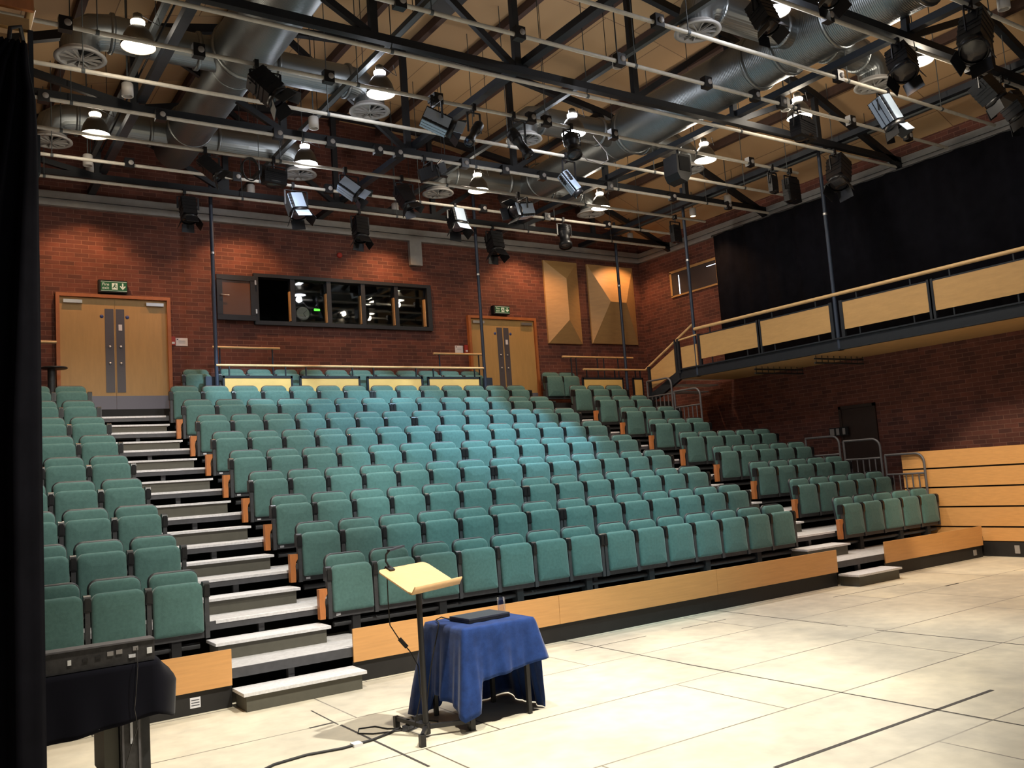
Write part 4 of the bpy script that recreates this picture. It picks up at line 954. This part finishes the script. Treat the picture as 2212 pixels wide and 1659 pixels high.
# covered control desk
DY = -2.42
t = thing('control_desk', 'control desk under a black cloth at lower left', 'desk', (-3.0, DY + .3, 0))
MB().box(-3.6, -2.40, DY + .02, DY + .62, .86, .892).build('desk_top', 'darksteel', t)
for x in (-3.5, -2.45):
    MB().box(x - .03, x + .03, DY + .08, DY + .56, 0, .86).build('leg_panel', 'darksteel', t)
t = thing('desk_cloth', 'black cloth hanging over the control desk with one corner poking right', 'cloth', (-3.0, DY, .9))
rows = []
for j in range(13):
    u_ = j / 12; r = []
    for i in range(41):
        s_ = i / 40; x = -3.6 + 1.21 * s_
        z = .905 - (.905 - (.535 + .06 * max(0, s_ - .6) / .4)) * u_
        r.append(V((x, DY - .015 - .02 * u_ - .012 * math.sin(i * .8) * u_, z)))
    for i in range(1, 9):
        s_ = i / 8
        z = .905 - (.905 - (.595 - .06 * math.sin(s_ * 3.1))) * u_
        ang = s_ * PI / 2
        r.append(V((-2.39 + .02 + (.115 * min(1, u_ / .38) + .015) * math.sin(min(ang * 1.6, PI / 2)) * (1 - .22 * max(0, u_ - .38)), DY - .015 + .30 * s_ - .03 * u_ * (1 - s_), z)))
    rows.append(r)
top = [V((p.x, min(DY + .6, p.y + .55), .905)) if i < 41 else V((p.x - .02, p.y + .3, .905)) for i, p in enumerate(rows[0])]
MB().grid([top] + rows).build('cloth', 'navyblack', t, solid=.005)
t = thing('rack_unit', 'long low grey audio unit with rear sockets on the covered desk', 'audio unit', (-2.9, DY + .2, .91))
MB().box(-3.55, -2.395, DY + .01, DY + .15, .912, 1.035).build('case', 'rack', t)
MB().box(-3.55, -2.395, DY - .0, DY + .13, 1.035, 1.045).build('lid', 'railsteel', t)
for x0_, x1_, za, zb_, m in ((-2.665, -2.63, .975, 1.0, 'socketface'), (-2.615, -2.58, .978, 1.003, 'socketface'), (-2.545, -2.505, .945, .965, 'paper'), (-2.52, -2.49, .985, 1.01, 'socketface'), (-2.44, -2.41, .955, .99, 'white'), (-2.88, -2.86, .955, .985, 'white'), (-2.80, -2.77, .965, .98, 'rubber'), (-2.73, -2.70, .968, .983, 'rubber')):
    o = MB().box(x0_, x1_, DY + .004, DY + .012, za, zb_).build('rear_socket', m, t)
t = thing('computer_tower', 'grey computer tower standing under the covered desk', 'computer', (-2.52, DY + .1, .2))
MB().box(-2.60, -2.48, DY + .02, DY + .42, .20, .64).build('case', 'rack', t)
MB().box(-2.685, -2.605, DY + .05, DY + .42, .26, .66).build('side_cover', 'riser', t)
b = MB(); b.box(-2.545, -2.53, DY + .012, DY + .02, .44, .58); b.build('label_strip', 'paper', t)
for x in (-2.592, -2.50): MB().box(x, x + .012, DY + .01, DY + .02, .24, .62).build('trim_rib', 'railsteel', t)
tag(MB().box(-3.45, -2.42, DY + .06, DY + .54, .16, .199).build('desk_shelf', 'darksteel'), 'dark lower shelf under the covered desk', 'shelf')
tag(MB().tube([(-2.50, DY - .005, 1.0), (-2.505, DY - .05, .9), (-2.52, DY - .06, .75), (-2.53, DY - .055, .65), (-2.515, DY - .06, .55), (-2.55, DY - .02, .42), (-2.60, DY - .01, .25)], .003, 5).build('thin_cable', 'rack'), 'thin dark cable hanging down the black desk cloth', 'cable')
t = thing('floor_label', 'white paper label stuck on the black plinth under the left kick panel', 'label', (-1.55, -.01, .06))
MB().box(-1.62, -1.53, -.009, -.0055, .055, .145).build('sheet', 'paper', t)
b = MB()
for i in range(3): b.box(-1.61, -1.54, -.0105, -.009, .075 + .022 * i, .082 + .022 * i)
b.build('print_lines', 'laptop', t)

# ------------------------------------------------------------------ lights
def spot(name, loc, target, power, col, angle=60, blend=.5, size=.08):
    l = bpy.data.lights.new(name, 'SPOT'); l.energy = power; l.color = col; l.spot_size = math.radians(angle); l.spot_blend = blend; l.shadow_soft_size = size
    o = bpy.data.objects.new(name, l); COL.objects.link(o); o.location = loc
    o.rotation_euler = (V(target) - V(loc)).to_track_quat('-Z', 'Y').to_euler(); return o
WARM, COOL, CYAN, AMB = (1., .86, .66), (.90, .93, 1.), (.40, .72, 1.), (1., .50, .22)
def point(name, loc, power, col, size=.1):
    l = bpy.data.lights.new(name, 'POINT'); l.energy = power; l.color = col; l.shadow_soft_size = size
    o = bpy.data.objects.new(name, l); COL.objects.link(o); o.location = loc; return o
for x, y, c, lab in LAMPS:
    spot('pendant_light', (x, y, 7.25), (x, y, 0), 320 if c == 'w' else 420, WARM if c == 'w' else COOL, 118, .8, .15)
    point('pendant_glow', (x, y, 7.16), 22, WARM if c == 'w' else COOL, .08)
    point('pendant_uplight', (x, y + .2, 7.66), (5 if x < 0 else 12 if x < 3 else 22) if y > -1 else 30, (1., .88, .72) if c == 'w' else COOL, .10)
for x, y, on, lab in DOWN:
    if on: spot('downlight_beam', (x, y, 7.47), (x, y + .35 if y > 6 else y, 2.5), (180 if x < 9 else 125) if y > 6 else 60, AMB, 112, .6, .03)
spot('stage_wash', (1.0, -4.6, 6.9), (.5, -2.4, 0), 2400, (1., .95, .84), 58, .6)
spot('stage_wash', (4.3, -3.0, 6.6), (3.0, -3.7, 0), 1000, (1., .95, .84), 70, .7)
spot('stage_wash', (-1.6, -4.2, 7.0), (-1.2, -1.9, 0), 1200, (1., .92, .76), 55, .5)
spot('stage_wash', (7.0, -2.2, 6.6), (8.0, -1.4, 0), 360, (1., .58, .26), 62, .8)
spot('board_wash', (4.2, -4.0, 6.6), (11.4, -.5, .55), 2000, (1., .84, .60), 25, .35)
spot('seat_wash', (2.6, 1.9, 6.75), (2.6, 4.8, 2.4), 1500, CYAN, 64, .4)
spot('seat_wash', (5.7, 3.0, 6.5), (4.4, 5.2, 2.4), 1900, CYAN, 62, .25)
spot('seat_wash', (2.5, -2.8, 7.1), (3.8, 2.2, 1.4), 2000, (.60, .92, .97), 50, .6)
spot('seat_wash', (-.1, -2.0, 7.0), (-.8, 3.8, 1.8), 1500, (1., .95, .84), 60, .7)
spot('seat_wash', (7.2, -2.0, 7.0), (9.4, 3.4, 1.5), 1100, (1., .94, .82), 54, .7)
for x, e in ((1.6, 1000), (3.7, 760), (5.6, 560)): spot('barrier_wash', (x + .4, 4.3, 6.85), (x, 7.76, 3.55), e, (.62, .86, 1.), 30, .5)
w = bpy.data.worlds.new('World'); sc.world = w; w.use_nodes = True
w.node_tree.nodes['Background'].inputs[0].default_value = (.75, .74, .72, 1); w.node_tree.nodes['Background'].inputs[1].default_value = .22

# ------------------------------------------------------------------ camera
cam = bpy.data.cameras.new('camera'); co = bpy.data.objects.new('camera', cam); COL.objects.link(co); sc.camera = co
cam.sensor_width = 36.; cam.sensor_fit = 'HORIZONTAL'; cam.lens = 1927.425 / 2212 * 36; cam.clip_start = .05; cam.clip_end = 100
yaw, pit, rol = CAMROT
cy, sy, cp, sp = math.cos(yaw), math.sin(yaw), math.cos(pit), math.sin(pit)
fw = V((sy * cp, cy * cp, sp)); rt = V((cy, -sy, 0)); up = rt.cross(fw)
r2 = rt * math.cos(rol) + up * math.sin(rol); u2 = rt * -math.sin(rol) + up * math.cos(rol)
mw = Matrix((r2, u2, -fw)).transposed().to_4x4(); mw.translation = V(CAMLOC); co.matrix_world = mw
vs_ = sc.view_settings; vs_.view_transform = 'Standard'; vs_.look = 'None'; vs_.gamma = 1.; vs_.use_curve_mapping = False; vs_.exposure = .12
